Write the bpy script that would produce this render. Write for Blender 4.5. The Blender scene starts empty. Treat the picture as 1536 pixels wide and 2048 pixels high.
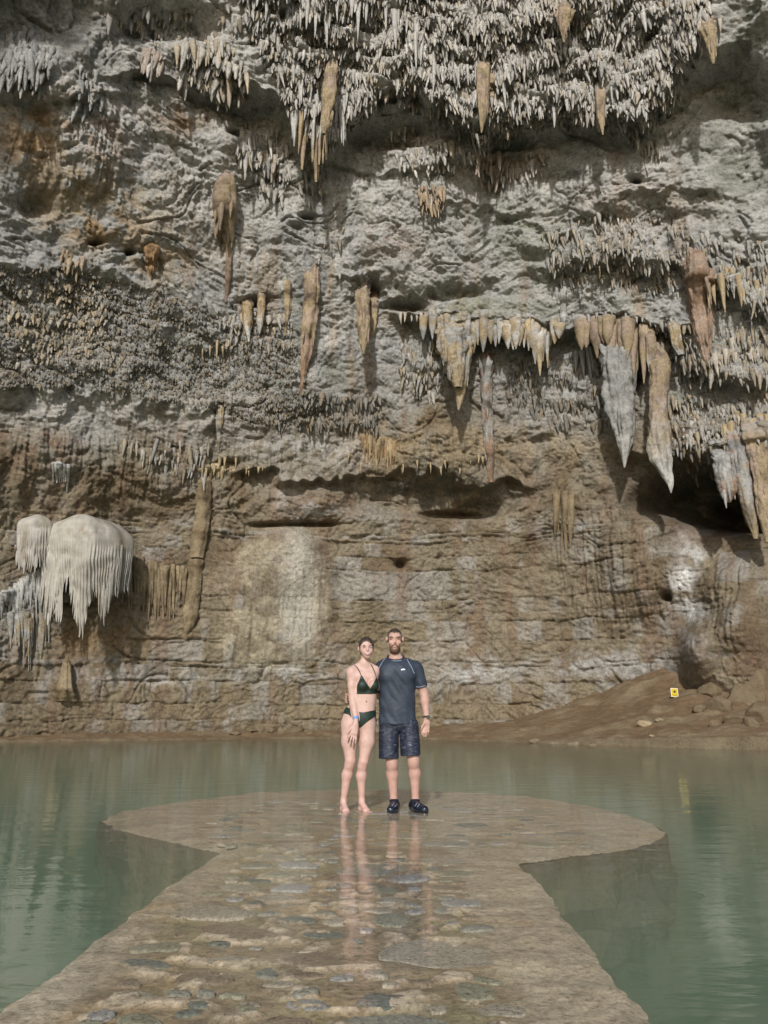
import bpy, bmesh, math, random
import numpy as np
from mathutils import Vector, Matrix
from mathutils.bvhtree import BVHTree

random.seed(7)
RNG = np.random.default_rng(11)
sc = bpy.context.scene
COL = sc.collection
R_ = math.radians

# ------------------------------------------------------------------ camera, sky, sun, exposure
FPX, W0, H0 = 1490.0, 1536, 2048          # focal length in pixels of the 1536 x 2048 photograph
PITCH, CAMZ = R_(15.03), 0.92
cam_d = bpy.data.cameras.new('camera')
cam = bpy.data.objects.new('camera', cam_d)
COL.objects.link(cam)
cam_d.sensor_fit = 'VERTICAL'
cam_d.sensor_height = 36.0
cam_d.lens = 36.0 * FPX / H0
cam_d.clip_start, cam_d.clip_end = 0.05, 500
cam.location = (0, 0, CAMZ)
cam.rotation_euler = (math.pi / 2 + PITCH, 0, 0)
sc.camera = cam

SUN_EL, SUN_AZ = R_(31), R_(8)            # elevation; azimuth of the sun, measured from straight behind the camera to its left
world = bpy.data.worlds.new('World')
sc.world = world
world.use_nodes = True
wn = world.node_tree
for n in list(wn.nodes):
    wn.nodes.remove(n)
w_out = wn.nodes.new('ShaderNodeOutputWorld')
w_bg = wn.nodes.new('ShaderNodeBackground')
w_sky = wn.nodes.new('ShaderNodeTexSky')
w_sky.sky_type = 'NISHITA'
w_sky.sun_disc = False
w_sky.sun_elevation = SUN_EL
w_sky.sun_rotation = math.pi + SUN_AZ
w_bg.inputs['Strength'].default_value = 0.13
wn.links.new(w_sky.outputs[0], w_bg.inputs['Color'])
wn.links.new(w_bg.outputs[0], w_out.inputs['Surface'])

sun_d = bpy.data.lights.new('sun', 'SUN')
sun_d.energy = 3.4
sun_d.angle = R_(1.6)
sun_d.color = (1.0, 0.985, 0.965)
sun = bpy.data.objects.new('sun', sun_d)
COL.objects.link(sun)
SUN_DIR = Vector((-math.sin(SUN_AZ) * math.cos(SUN_EL), -math.cos(SUN_AZ) * math.cos(SUN_EL), math.sin(SUN_EL)))
sun.rotation_euler = SUN_DIR.to_track_quat('Z', 'Y').to_euler()
sun.location = SUN_DIR * 40

sc.view_settings.view_transform = 'Standard'
sc.view_settings.look = 'None'
sc.view_settings.gamma = 1.0
sc.view_settings.use_curve_mapping = False
sc.view_settings.exposure = 0.15
sc.render.engine = 'CYCLES'
sc.cycles.use_denoising = True
sc.cycles.max_bounces = 8
sc.cycles.transparent_max_bounces = 12

# ------------------------------------------------------------------ helpers
FWD = np.array([0, math.cos(PITCH), math.sin(PITCH)])
UPV = np.array([0, -math.sin(PITCH), math.cos(PITCH)])
EYE = np.array([0, 0, CAMZ])


def ray(px, py):
    return FWD + np.array([1.0, 0, 0]) * ((px - W0 / 2) / FPX) + UPV * ((H0 / 2 - py) / FPX)


def at_z(px, py, z=0.0):
    d = ray(px, py)
    return EYE + d * ((z - CAMZ) / d[2])


def at_y(px, py, y):
    d = ray(px, py)
    return EYE + d * (y / d[1])


def project(P):
    q = P - EYE
    dep = q @ FWD
    dep = np.where(np.abs(dep) < 1e-3, 1e-3, dep)
    return W0 / 2 + FPX * q[..., 0] / dep, H0 / 2 - FPX * (q @ UPV) / dep, dep


_G = RNG.normal(size=(4096, 3)).astype(np.float32)
_G /= np.linalg.norm(_G, axis=1, keepdims=True)


def noise(p, scale=1.0, seed=0):
    """gradient noise, about -1..1, on an (N,3) array; feature size = scale (number or triple)"""
    p = (np.asarray(p, np.float32) / np.asarray(scale, np.float32)) + np.float32(seed * 17.37 + 500)
    i = np.floor(p).astype(np.int32)
    f = p - i
    u = f * f * f * (f * (f * 6 - 15) + 10)
    out = 0
    for dx in (0, 1):
        wx = u[:, 0] if dx else 1 - u[:, 0]
        for dy in (0, 1):
            wy = u[:, 1] if dy else 1 - u[:, 1]
            for dz in (0, 1):
                wz = u[:, 2] if dz else 1 - u[:, 2]
                h = ((i[:, 0] + dx) * 73856093) ^ ((i[:, 1] + dy) * 19349663) ^ ((i[:, 2] + dz) * 83492791)
                h = (h ^ (h >> 13)) & 4095
                g = _G[h]
                out = out + wx * wy * wz * (g[:, 0] * (f[:, 0] - dx) + g[:, 1] * (f[:, 1] - dy) + g[:, 2] * (f[:, 2] - dz))
    return out * 1.6


def fbm(p, scale, octaves=3, seed=0, gain=0.5):
    s, a, o = np.asarray(scale, float), 1.0, 0
    for k in range(octaves):
        o = o + a * noise(p, s, seed + k)
        s, a = s / 2.03, a * gain
    return o


def sstep(a, b, x):
    t = np.clip((x - a) / (b - a), 0, 1)
    return t * t * (3 - 2 * t)


def lerp(a, b, t):
    return a + (b - a) * t


def in_poly(poly, x, y):
    c = np.zeros(np.shape(x), bool)
    n = len(poly)
    for k in range(n):
        x1, y1 = poly[k]
        x2, y2 = poly[(k + 1) % n]
        if y1 == y2:
            continue
        c ^= ((y1 > y) != (y2 > y)) & (x < (x2 - x1) * (y - y1) / (y2 - y1) + x1)
    return c


def poly_dist(poly, x, y, closed=True):
    """unsigned distance to a polyline / polygon outline"""
    d = np.full(np.shape(x), 1e9)
    n = len(poly)
    for k in range(n if closed else n - 1):
        x1, y1 = poly[k]
        x2, y2 = poly[(k + 1) % n]
        vx, vy = x2 - x1, y2 - y1
        t = np.clip(((x - x1) * vx + (y - y1) * vy) / (vx * vx + vy * vy + 1e-9), 0, 1)
        d = np.minimum(d, np.hypot(x - x1 - t * vx, y - y1 - t * vy))
    return d


def soft_poly(poly, x, y, soft):
    d = poly_dist(poly, x, y)
    s = np.where(in_poly(poly, x, y), d, -d)
    return sstep(-soft, soft, s)


def blob(x, y, cx, cy, rx, ry, p=1.0):
    return np.exp(-((((x - cx) / rx) ** 2 + ((y - cy) / ry) ** 2) ** p))


def mesh_obj(name, verts, faces, mat=None, parent=None, smooth=True, colors=None):
    me = bpy.data.meshes.new(name)
    verts = np.asarray(verts, np.float32)
    if isinstance(faces, np.ndarray):
        n, k = faces.shape
        me.vertices.add(len(verts))
        me.vertices.foreach_set('co', verts.ravel())
        me.loops.add(n * k)
        me.loops.foreach_set('vertex_index', faces.astype(np.int32).ravel())
        me.polygons.add(n)
        me.polygons.foreach_set('loop_start', np.arange(0, n * k, k, dtype=np.int32))
        me.update(calc_edges=True)
    else:
        me.from_pydata([tuple(map(float, v)) for v in verts], [], [tuple(map(int, f)) for f in faces])
        me.update()
    if smooth:
        me.polygons.foreach_set('use_smooth', np.ones(len(me.polygons), bool))
    if colors is not None:
        a = me.color_attributes.new('tint', 'FLOAT_COLOR', 'POINT')
        c = np.ones((len(verts), 4), np.float32)
        c[:, :3] = colors
        a.data.foreach_set('color', c.ravel())
    if mat:
        me.materials.append(mat)
    o = bpy.data.objects.new(name, me)
    COL.objects.link(o)
    if parent is not None:
        o.parent = parent
    return o


def tag(o, label=None, category=None, group=None, kind=None):
    for k, v in (('label', label), ('category', category), ('group', group), ('kind', kind)):
        if v:
            o[k] = v
    return o


def empty(name, loc, label=None, category=None, group=None):
    o = bpy.data.objects.new(name, None)
    COL.objects.link(o)
    o.location = loc
    o.empty_display_size = 0.1
    return tag(o, label, category, group)


def adopt(parent, *kids):
    """parent world-space meshes to an empty that sits at its own location"""
    for k in kids:
        k.parent = parent
        k.matrix_parent_inverse = Matrix.Translation(parent.location).inverted()


def grid_faces(nu, nv, wrap_u=False):
    iu = np.arange(nu if wrap_u else nu - 1)
    iv = np.arange(nv - 1)
    a, b = np.meshgrid(iu, iv, indexing='ij')
    a2 = (a + 1) % nu
    return np.stack([a * nv + b, a2 * nv + b, a2 * nv + b + 1, a * nv + b + 1], -1).reshape(-1, 4)


# ------------------------------------------------------------------ materials
def new_mat(name):
    m = bpy.data.materials.new(name)
    m.use_nodes = True
    nt = m.node_tree
    return m, nt, nt.nodes['Principled BSDF'], nt.nodes['Material Output']


def nz(nt, scale, detail=4, rough=0.6, vec=None, dims='3D', dist=0.0):
    n = nt.nodes.new('ShaderNodeTexNoise')
    n.noise_dimensions = dims
    n.inputs['Scale'].default_value = scale
    n.inputs['Detail'].default_value = detail
    n.inputs['Roughness'].default_value = rough
    n.inputs['Distortion'].default_value = dist
    if vec is not None:
        nt.links.new(vec, n.inputs['Vector'])
    return n


def ramp(nt, fac, stops):
    r = nt.nodes.new('ShaderNodeValToRGB')
    els = r.color_ramp.elements
    while len(els) < len(stops):
        els.new(0.5)
    for e, (p, c) in zip(els, stops):
        e.position = p
        e.color = (*c, 1) if len(c) == 3 else c
    nt.links.new(fac, r.inputs[0])
    return r


def mixc(nt, a, b, fac, mode='MIX'):
    m = nt.nodes.new('ShaderNodeMix')
    m.data_type = 'RGBA'
    m.blend_type = mode
    for sock, v in ((m.inputs[0], fac), (m.inputs[6], a), (m.inputs[7], b)):
        if hasattr(v, 'is_linked') or hasattr(v, 'links'):
            nt.links.new(v, sock)
        else:
            sock.default_value = v if not isinstance(v, tuple) else (*v, 1)
    return m.outputs[2]


def rock_material(name, attr=True, base=(0.3, 0.27, 0.22), rough=0.85, bump=0.5, scale=1.0, spec=0.25, speck=0.55):
    m, nt, b, out = new_mat(name)
    geo = nt.nodes.new('ShaderNodeNewGeometry')
    vec = geo.outputs['Position']
    if attr:
        a = nt.nodes.new('ShaderNodeVertexColor')
        a.layer_name = 'tint'
        col = a.outputs[0]
    else:
        rgb = nt.nodes.new('ShaderNodeRGB')
        rgb.outputs[0].default_value = (*base, 1)
        col = rgb.outputs[0]
    n1 = nz(nt, 1.3 * scale, 8, 0.72, vec)
    n2 = nz(nt, 7.0 * scale, 6, 0.75, vec, dist=0.6)
    n3 = nz(nt, 24.0 * scale, 5, 0.7, vec)
    r1 = ramp(nt, n1.outputs[0], [(0.3, (0.62, 0.60, 0.56)), (0.5, (1, 1, 1)), (0.72, (1.22, 1.2, 1.17))])
    r2 = ramp(nt, n2.outputs[0], [(0.36, (0.40, 0.37, 0.33)), (0.5, (1, 1, 1)), (0.66, (1.35, 1.32, 1.27))])
    r3 = ramp(nt, n3.outputs[0], [(0.35, (0.7, 0.68, 0.66)), (0.52, (1, 1, 1)), (0.7, (1.2, 1.2, 1.2))])
    c = mixc(nt, col, r1.outputs[0], 0.75, 'MULTIPLY')
    c = mixc(nt, c, r2.outputs[0], speck, 'MULTIPLY')
    c = mixc(nt, c, r3.outputs[0], speck, 'MULTIPLY')
    nt.links.new(c, b.inputs['Base Color'])
    b.inputs['Roughness'].default_value = rough
    b.inputs['Specular IOR Level'].default_value = spec
    bp = nt.nodes.new('ShaderNodeBump')
    bp.inputs['Strength'].default_value = bump
    bp.inputs['Distance'].default_value = 0.12 / scale
    nb = nz(nt, 5.0 * scale, 9, 0.72, vec, dist=0.4)
    nt.links.new(nb.outputs[0], bp.inputs['Height'])
    nt.links.new(bp.outputs[0], b.inputs['Normal'])
    return m


def plain_mat(name, col, rough=0.6, spec=0.4, bump=0.0, bscale=60, var=0.25, nscale=20, sheen=0.0, metal=0.0):
    m, nt, b, out = new_mat(name)
    tc = nt.nodes.new('ShaderNodeTexCoord')
    n = nz(nt, nscale, 5, 0.65, tc.outputs['Object'])
    r = ramp(nt, n.outputs[0], [(0.3, (1 - var,) * 3), (0.7, (1 + var * 0.6,) * 3)])
    c = mixc(nt, tuple(col), r.outputs[0], 1.0, 'MULTIPLY')
    nt.links.new(c, b.inputs['Base Color'])
    b.inputs['Roughness'].default_value = rough
    b.inputs['Specular IOR Level'].default_value = spec
    b.inputs['Metallic'].default_value = metal
    if sheen:
        b.inputs['Sheen Weight'].default_value = sheen
    if bump:
        bp = nt.nodes.new('ShaderNodeBump')
        bp.inputs['Strength'].default_value = bump
        bp.inputs['Distance'].default_value = 0.01
        nb = nz(nt, bscale, 4, 0.6, tc.outputs['Object'])
        nt.links.new(nb.outputs[0], bp.inputs['Height'])
        nt.links.new(bp.outputs[0], b.inputs['Normal'])
    return m


M_ROCK = rock_material('cave_rock', bump=0.85, speck=.7)
M_DRIP = rock_material('dripstone', bump=0.6, scale=1.6, speck=0.6)
M_FLOW = rock_material('flowstone', bump=0.12, scale=2.0, speck=0.2, rough=0.6, spec=0.35)
M_MUD = rock_material('mud', bump=0.5, scale=3.0, speck=0.5, rough=0.8)
M_BED = rock_material('pool_bed_silt', bump=0.2, scale=1.5, speck=0.3, rough=0.9)

C_GREY = np.array([0.285, 0.282, 0.268])
C_PALE = np.array([0.46, 0.447, 0.415])
C_WHITE = np.array([0.58, 0.57, 0.545])
C_TAN = np.array([0.295, 0.232, 0.142])
C_BROWN = np.array([0.150, 0.112, 0.066])
C_ORANGE = np.array([0.34, 0.215, 0.10])
C_RUST = np.array([0.19, 0.122, 0.078])
C_GREEN = np.array([0.20, 0.21, 0.165])
C_DARK = np.array([0.11, 0.107, 0.094])
C_PINK = np.array([0.345, 0.262, 0.20])

# ------------------------------------------------------------------ cave wall: one dome-shaped shell of rock
CX, CY = 0.3, 8.5
PROF = np.array([(-4, 21.0), (0, 21.0), (4, 20.95), (8, 20.7), (11, 20.35), (14, 19.85), (17, 19.15), (20, 18.3), (23, 17.2), (26, 15.95), (29, 14.5), (32, 12.6), (35, 10.0)])


def wall_base(phi, s):
    """phi plan angle, s arc length up the dome profile -> base point, inward normal"""
    seg = np.hypot(np.diff(PROF[:, 0]), np.diff(PROF[:, 1]))
    cum = np.concatenate([[0], np.cumsum(seg)])
    z = np.interp(s, cum, PROF[:, 0])
    r = np.interp(s, cum, PROF[:, 1])
    e = 0.5
    dz = np.interp(s + e, cum, PROF[:, 0]) - np.interp(s - e, cum, PROF[:, 0])
    dr = np.interp(s + e, cum, PROF[:, 1]) - np.interp(s - e, cum, PROF[:, 1])
    L = np.hypot(dz, dr)
    dz, dr = dz / L, dr / L
    P = np.stack([CX + r * np.sin(phi), CY + r * np.cos(phi), z], -1)
    N = np.stack([-np.sin(phi) * dz, -np.cos(phi) * dz, dr], -1)
    return P, N, cum[-1]


_, _, S_TOT = wall_base(np.zeros(1), np.zeros(1))
phi_in = np.linspace(R_(-50), R_(50), 900)
step_out = np.cumsum(np.linspace(R_(0.13), R_(0.6), 66))
PHI = np.concatenate([(R_(-50) - step_out)[::-1], phi_in, R_(50) + step_out])
S = np.concatenate([np.linspace(0, 3.4, 24), np.linspace(3.44, 35.5, 840), np.linspace(35.6, S_TOT, 36)])
NU, NV = len(PHI), len(S)
gp, gs = np.meshgrid(PHI, S, indexing='ij')
WB, WN, _ = wall_base(gp.ravel(), gs.ravel())
PX, PY, _d = project(WB)
bad = _d < 0.5
PX[bad] = np.where(WB[bad, 0] > 0, 4000, -4000)


def lip(pts, amp, up, down=7, rec=0.0, rec_len=60, jag=14, seed=0):
    """an overhanging ledge along a line: rock swells above it and falls back sharply below"""
    xs = [p[0] for p in pts]
    ys = [p[1] for p in pts]
    y = np.interp(PX, xs, ys) + jag * 1.3 * JAG1 + jag * 0.9 * JAG2
    win = sstep(xs[0] - 50, xs[0] + 30, PX) * (1 - sstep(xs[-1] - 30, xs[-1] + 50, PX))
    s = y - PY
    up_part = np.exp(-np.clip(s, 0, None) / up)
    dn_part = np.exp(np.clip(s, None, 0) / down)
    d = amp * np.where(s > 0, up_part, dn_part)
    if rec:
        d = d - rec * np.where(s > 0, 0, (1 - np.exp(s / down)) * np.exp(s / rec_len))
    return d * win


JAG1 = noise(WB, 1.3, 40)
JAG2 = noise(WB, 0.45, 41)

# ---- large shapes
warp = np.stack([noise(WB, 2.2, 50), noise(WB, 2.2, 51), noise(WB, 2.2, 52)], -1)
WQ = WB + 0.55 * warp
D = 0.75 * noise(WB, 6.0, 1) + 0.40 * noise(WQ, 2.8, 2)
low = sstep(990, 1080, PY)                       # the bedded lower wall
D *= 1 - 0.8 * low
hi = sstep(330, 200, PY) * sstep(380, 560, PX) * sstep(1480, 1380, PX)                         # the stepped ceiling
D += hi * (0.9 * np.abs(noise(WQ, (2.2, 2.2, 1.1), 30)) + 0.5 * np.abs(noise(WQ, (1.1, 1.1, .6), 31)))

LIPS = {
    'main': [(440, 150), (520, 200), (560, 215), (600, 300), (650, 330), (700, 255), (790, 195), (870, 215), (960, 285), (1060, 255), (1180, 240), (1290, 270), (1345, 215), (1400, 120), (1470, 100)],
    'upleft': [(220, 170), (300, 150), (420, 185), (510, 205)],
    'second': [(680, 320), (760, 350), (870, 335), (1010, 318), (1080, 300)],
    'corner': [(-60, 185), (60, 200), (110, 205), (250, 200)],
    'popcorn': [(-60, 790), (100, 775), (230, 790), (330, 812), (450, 835), (600, 862), (720, 850)],
    'fringe': [(790, 630), (900, 650), (1000, 648), (1120, 655), (1180, 640), (1260, 645), (1370, 665)],
    'rightmid': [(1080, 555), (1250, 520), (1400, 560), (1560, 640)],
    'rightlow': [(1380, 745), (1450, 760), (1560, 770)],
    'centre': [(480, 948), (560, 962), (700, 962), (850, 955), (1000, 965), (1040, 962)],
    'cavity': [(1260, 905), (1350, 925), (1450, 895), (1560, 905)],
    'hole': [(690, 570), (760, 580), (850, 590), (990, 570)],
    'leftlow': [(-60, 545), (120, 530), (240, 560), (330, 585)],
    'slope': [(880, 400), (1000, 430), (1100, 480), (1200, 440), (1300, 395), (1440, 380)],
}
D += lip(LIPS['main'], 0.95, 150, 10, 0.6, 90, 22)
D += lip(LIPS['upleft'], 0.45, 80, 8, 0.25, 60, 20)
D += lip(LIPS['second'], 0.3, 70, 6, 0.15, 40)
D += lip(LIPS['corner'], 0.35, 120, 7, 0.1, 60, 12)
D += lip(LIPS['popcorn'], 0.36, 170, 16, 0.0, 60, 26)
D += lip(LIPS['fringe'], 0.7, 90, 7, 0.5, 130)
D += lip(LIPS['rightmid'], 0.5, 80, 10, 0.3, 80)
D += lip(LIPS['rightlow'], 0.8, 110, 9, 0.4, 60)
D += lip(LIPS['centre'], 0.40, 90, 6, 0.6, 50, 20)
D += lip(LIPS['cavity'], 1.0, 130, 9, 0.5, 80)
D += lip(LIPS['hole'], 0.25, 60, 6, 0.2, 50, 22)
D += lip(LIPS['leftlow'], 0.35, 60, 8)
D += lip(LIPS['slope'], 0.2, 60, 7, 0.25, 50)

# ---- hollows and mounds
for (cx, cy, rx, ry, dep, p) in [
        (1395, 985, 92, 54, -3.8, 2.0), (1480, 1020, 90, 40, -3.6, 1.6), (1300, 1000, 36, 26, -1.6, 1.5),
        (860, 1000, 160, 30, -0.9, 2.0), (905, 1026, 75, 9, -1.0, 1.5), (960, 1015, 55, 20, -0.8, 1.5),
        (545, 1052, 40, 5, -0.8, 1.2), (625, 1049, 55, 5, -0.8, 1.2),
        (742, 582, 17, 20, -1.8, 1.3), (822, 612, 34, 12, -1.2, 1.3), (905, 590, 60, 14, -0.8, 1.2), (612, 438, 15, 7, -0.9, 1.2),
        (590, 462, 18, 8, -0.5, 1.2), (512, 603, 30, 9, -0.8, 1.2), (256, 508, 10, 6, -0.8, 1.2), (188, 488, 14, 6, -0.7, 1.2),
        (70, 408, 32, 24, -0.8, 1.3), (1278, 373, 13, 8, -0.9, 1.2), (470, 268, 16, 9, -0.7, 1.2), (800, 1128, 10, 8, -0.7, 1.2),
        (1337, 1196, 10, 8, -0.9, 1.2), (455, 930, 30, 7, -0.6, 1.2), (1120, 360, 40, 12, -0.4, 1.2),
        (1205, 450, 300, 14, -0.2, 1.0), (1270, 740, 22, 40, -0.9, 1.3), (800, 270, 110, 30, -1.0, 1.6), (1000, 285, 100, 20, -0.5, 1.5), (690, 330, 60, 40, -.6, 1.4),
        (1290, 1130, 85, 110, 0.95, 1.6), (1150, 1000, 90, 60, 0.4, 1.3),
        (1190, 1090, 80, 80, 0.35, 1.3), (1500, 1180, 110, 60, 1.2, 1.4), (1480, 1340, 110, 110, 2.4, 1.6), (1420, 1300, 40, 50, 1.0, 1.3), (1520, 1250, 60, 50, 1.2, 1.3),
        (455, 330, 60, 60, 0.5, 1.3), (150, 300, 110, 100, 0.5, 1.4), (1470, 185, 85, 62, -1.2, 1.4), (1500, 330, 60, 80, -1.0, 1.3), (40, 30, 150, 70, -1.2, 1.5), (330, 50, 110, 40, -0.9, 1.5),
        (300, 960, 130, 60, 0.3, 1.2), (150, 920, 120, 40, 0.35, 1.2), (600, 1000, 90, 35, 0.35, 1.8), (250, 1060, 90, 50, -0.25, 1.3)]:
    D += dep * blob(PX, PY, cx, cy, rx, ry, p)

FLOWP = [(480, 1110), (500, 1078), (530, 1060), (562, 1053), (600, 1058), (636, 1082), (658, 1125), (662, 1170), (650, 1240), (655, 1290), (610, 1335), (570, 1320), (520, 1340), (440, 1325), (436, 1270), (450, 1200), (440, 1170), (474, 1140)]
flat = soft_poly(FLOWP, PX + 14 * JAG1 + 9 * JAG2, PY + 12 * JAG1 + 8 * JAG2, 16)
D += 0.55 * soft_poly(FLOWP, PX + 10 * JAG1, PY + 10 * JAG1, 30) + 0.6 * flat * blob(PX, PY, 572, 1115, 62, 75, 1.6)
# ---- bedding of the lower wall: layers that stand proud or back, with cracks between
zw = WB[:, 2] + 0.10 * noise(WB, (1.8, 1.8, 1.2), 60) + 0.035 * noise(WB, 0.4, 61)
edges = -1 + np.cumsum(RNG.choice([0.18, 0.3, 0.55, 0.8, 1.15], 24))
li = np.searchsorted(edges, zw)
lp = np.stack([WB[:, 0], WB[:, 1], li * 7.7], -1)
step = 0.08 * noise(lp, (2.0, 2.0, 1.0), 62) + 0.07 * noise(lp, (0.8, 0.8, 1.0), 63)
dz_e = np.min(np.abs(zw[:, None] - edges[None, :]), 1) if False else np.minimum(np.abs(zw - edges[np.clip(li, 0, len(edges) - 1)]), np.abs(zw - edges[np.clip(li - 1, 0, len(edges) - 1)]))
crack = np.exp(-(dz_e / 0.035) ** 2) * sstep(-0.1, 0.35, noise(lp, (1.5, 1.5, 1.0), 64))
bed = (1.25 * step - 0.15 * crack) * low * (1 - 0.8 * flat)
# vertical joints in the blocks
jx = WB[:, 0] + 0.15 * noise(WB, 0.7, 66)
vj = np.abs(np.modf((jx / 1.25 + li * 0.37) % 1.0 - 0.5)[0])
bed -= 0.09 * np.exp(-(vj / 0.022) ** 2) * low * sstep(1290, 1330, PY) * sstep(-0.2, 0.3, noise(lp, (1.0, 1.0, 1.0), 67))
D += bed

# ---- hanging curtains: flutes that run down the rock
ang = np.arctan2(WB[:, 0] - CX, WB[:, 1] - CY) * 20
fl = np.stack([ang + 0.05 * noise(WB, 0.9, 70), WB[:, 2] * 0.07, np.zeros_like(ang)], -1)
flute = 1 - np.abs(noise(fl, 0.16, 71)) * 1.6
flute2 = 1 - np.abs(noise(fl, 0.40, 72)) * 1.6
cur = np.zeros(len(WB))
for poly, a in [([(690, 870), (1010, 870), (1015, 945), (690, 950)], .9), ([(0, 860), (330, 870), (420, 960), (300, 1000), (0, 960)], .8),
                ([(1090, 1000), (1360, 1030), (1380, 1210), (1190, 1300), (1130, 1200)], 1.0), ([(240, 1110), (385, 1130), (380, 1245), (235, 1245)], .8),
                ([(0, 1180), (100, 1190), (90, 1330), (0, 1330)], .9), ([(1440, 1130), (1536, 1130), (1536, 1300), (1420, 1290)], .9),
                ([(10, 220), (240, 215), (230, 400), (0, 400)], .6), ([(960, 320), (1080, 320), (1080, 360), (960, 370)], .7),
                ([(330, 880), (700, 890), (690, 945), (400, 960)], .7), ([(440, 1150), (660, 1150), (650, 1330), (430, 1330)], .35)]:
    cur = np.maximum(cur, a * soft_poly(poly, PX, PY, 22))
D += cur * (0.13 * flute + 0.13 * flute2 - 0.1)

# ---- rough rock at every scale
aniso = np.array([1.0, 1.0, 0.75])
b1 = np.abs(noise(WQ, 1.7 * aniso, 3))
b2 = np.abs(noise(WQ, 0.85 * aniso, 4))
b3 = np.abs(noise(WQ, 0.42 * aniso, 5))
b4 = np.abs(noise(WB + 0.12 * warp, 0.21 * aniso, 6))
b5 = noise(WB, 0.11 * aniso, 7)
r2 = 1 - np.abs(noise(WQ + 3.3, 0.65 * aniso, 8))
r3 = 1 - np.abs(noise(WQ + 7.3, 0.30 * aniso, 9))
rough_amt = lerp(0.86, 0.52, low) * (1 - 0.75 * flat)
pick = sstep(-0.25, 0.25, noise(WB, 2.4, 10))
ck = 0
for sc_, wd_, sd_, am_ in ((2.6, .035, 33, .16), (1.3, .045, 34, .10), (0.6, .07, 35, .05)):
    ck = ck + am_ * np.exp(-(noise(WQ + 0.25 * warp, np.array([sc_, sc_, sc_ * .55]), sd_) / wd_) ** 2) * sstep(-.1, .4, noise(WB, sc_ * 1.7, sd_ + 4))
D -= ck * (1 - .7 * flat)
D += rough_amt * (lerp(1.0, 0.4, low) * (0.46 * b1 + 0.30 * b2) + lerp(1.0, 1.5, low) * lerp(0.20 * b3, 0.15 * r3, pick) + 0.10 * b4 + 0.045 * b5 + 0.16 * pick * r2)
WP = WB + WN * D[:, None]

# ---- colours of the rock, with shade painted into the hollows and top corners
n_a, n_b, n_c = fbm(WQ, 4.0, 3, 80), fbm(WQ, 1.6, 3, 84), fbm(WB, 0.5, 2, 88)
top = sstep(620, 120, PY + 160 * n_a)
down = sstep(700, 1010, PY + 130 * n_a + 60 * n_b)
K = np.tile(C_GREY, (len(WB), 1))


def tint(mask, c, amt=1.0):
    global K
    K = K + (c - K) * np.clip(mask * amt, 0, 1)[:, None]


tint(sstep(0.05, 0.55, n_b), C_PALE, 0.55)
tint(sstep(0.1, 0.6, fbm(WQ, 1.3, 3, 92)), C_GREEN, 0.5)
tint(top, C_PALE, 0.9)
tint((1 - down) * sstep(-.3, .5, n_a + n_b), C_PALE * .9, 0.45)
tint(down, C_TAN * 0.74, 0.85)
tint(down * sstep(0.0, 0.5, n_b + 0.3 * n_c), C_BROWN, 0.8)
tint(sstep(1180, 1420, PY + 60 * n_a) * low, C_TAN * 0.7, 0.5)
tint(low * sstep(0.15, 0.45, fbm(lp, (1.2, 1.2, 1.0), 3, 95)), C_PALE * 0.75, 0.5)
streak = fbm(np.stack([ang, WB[:, 2] * 0.12, ang * 0], -1), 0.8, 3, 97)
tint(down * sstep(0.1, 0.5, streak), C_RUST, 0.5)
tint((1 - top) * (1 - down) * sstep(0.25, 0.6, streak), C_ORANGE * 0.8, 0.4)


def stain_and_shade(cx, cy, rx, ry, c, amt, p=1.2):  # rock stains, and dark spots that paint shade into hollows and corners
    tint(blob(PX + 25 * n_b, PY + 25 * n_c, cx, cy, rx, ry, p) * sstep(-0.7, 0.3, n_c + 0.5 * n_b), c, amt)


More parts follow.
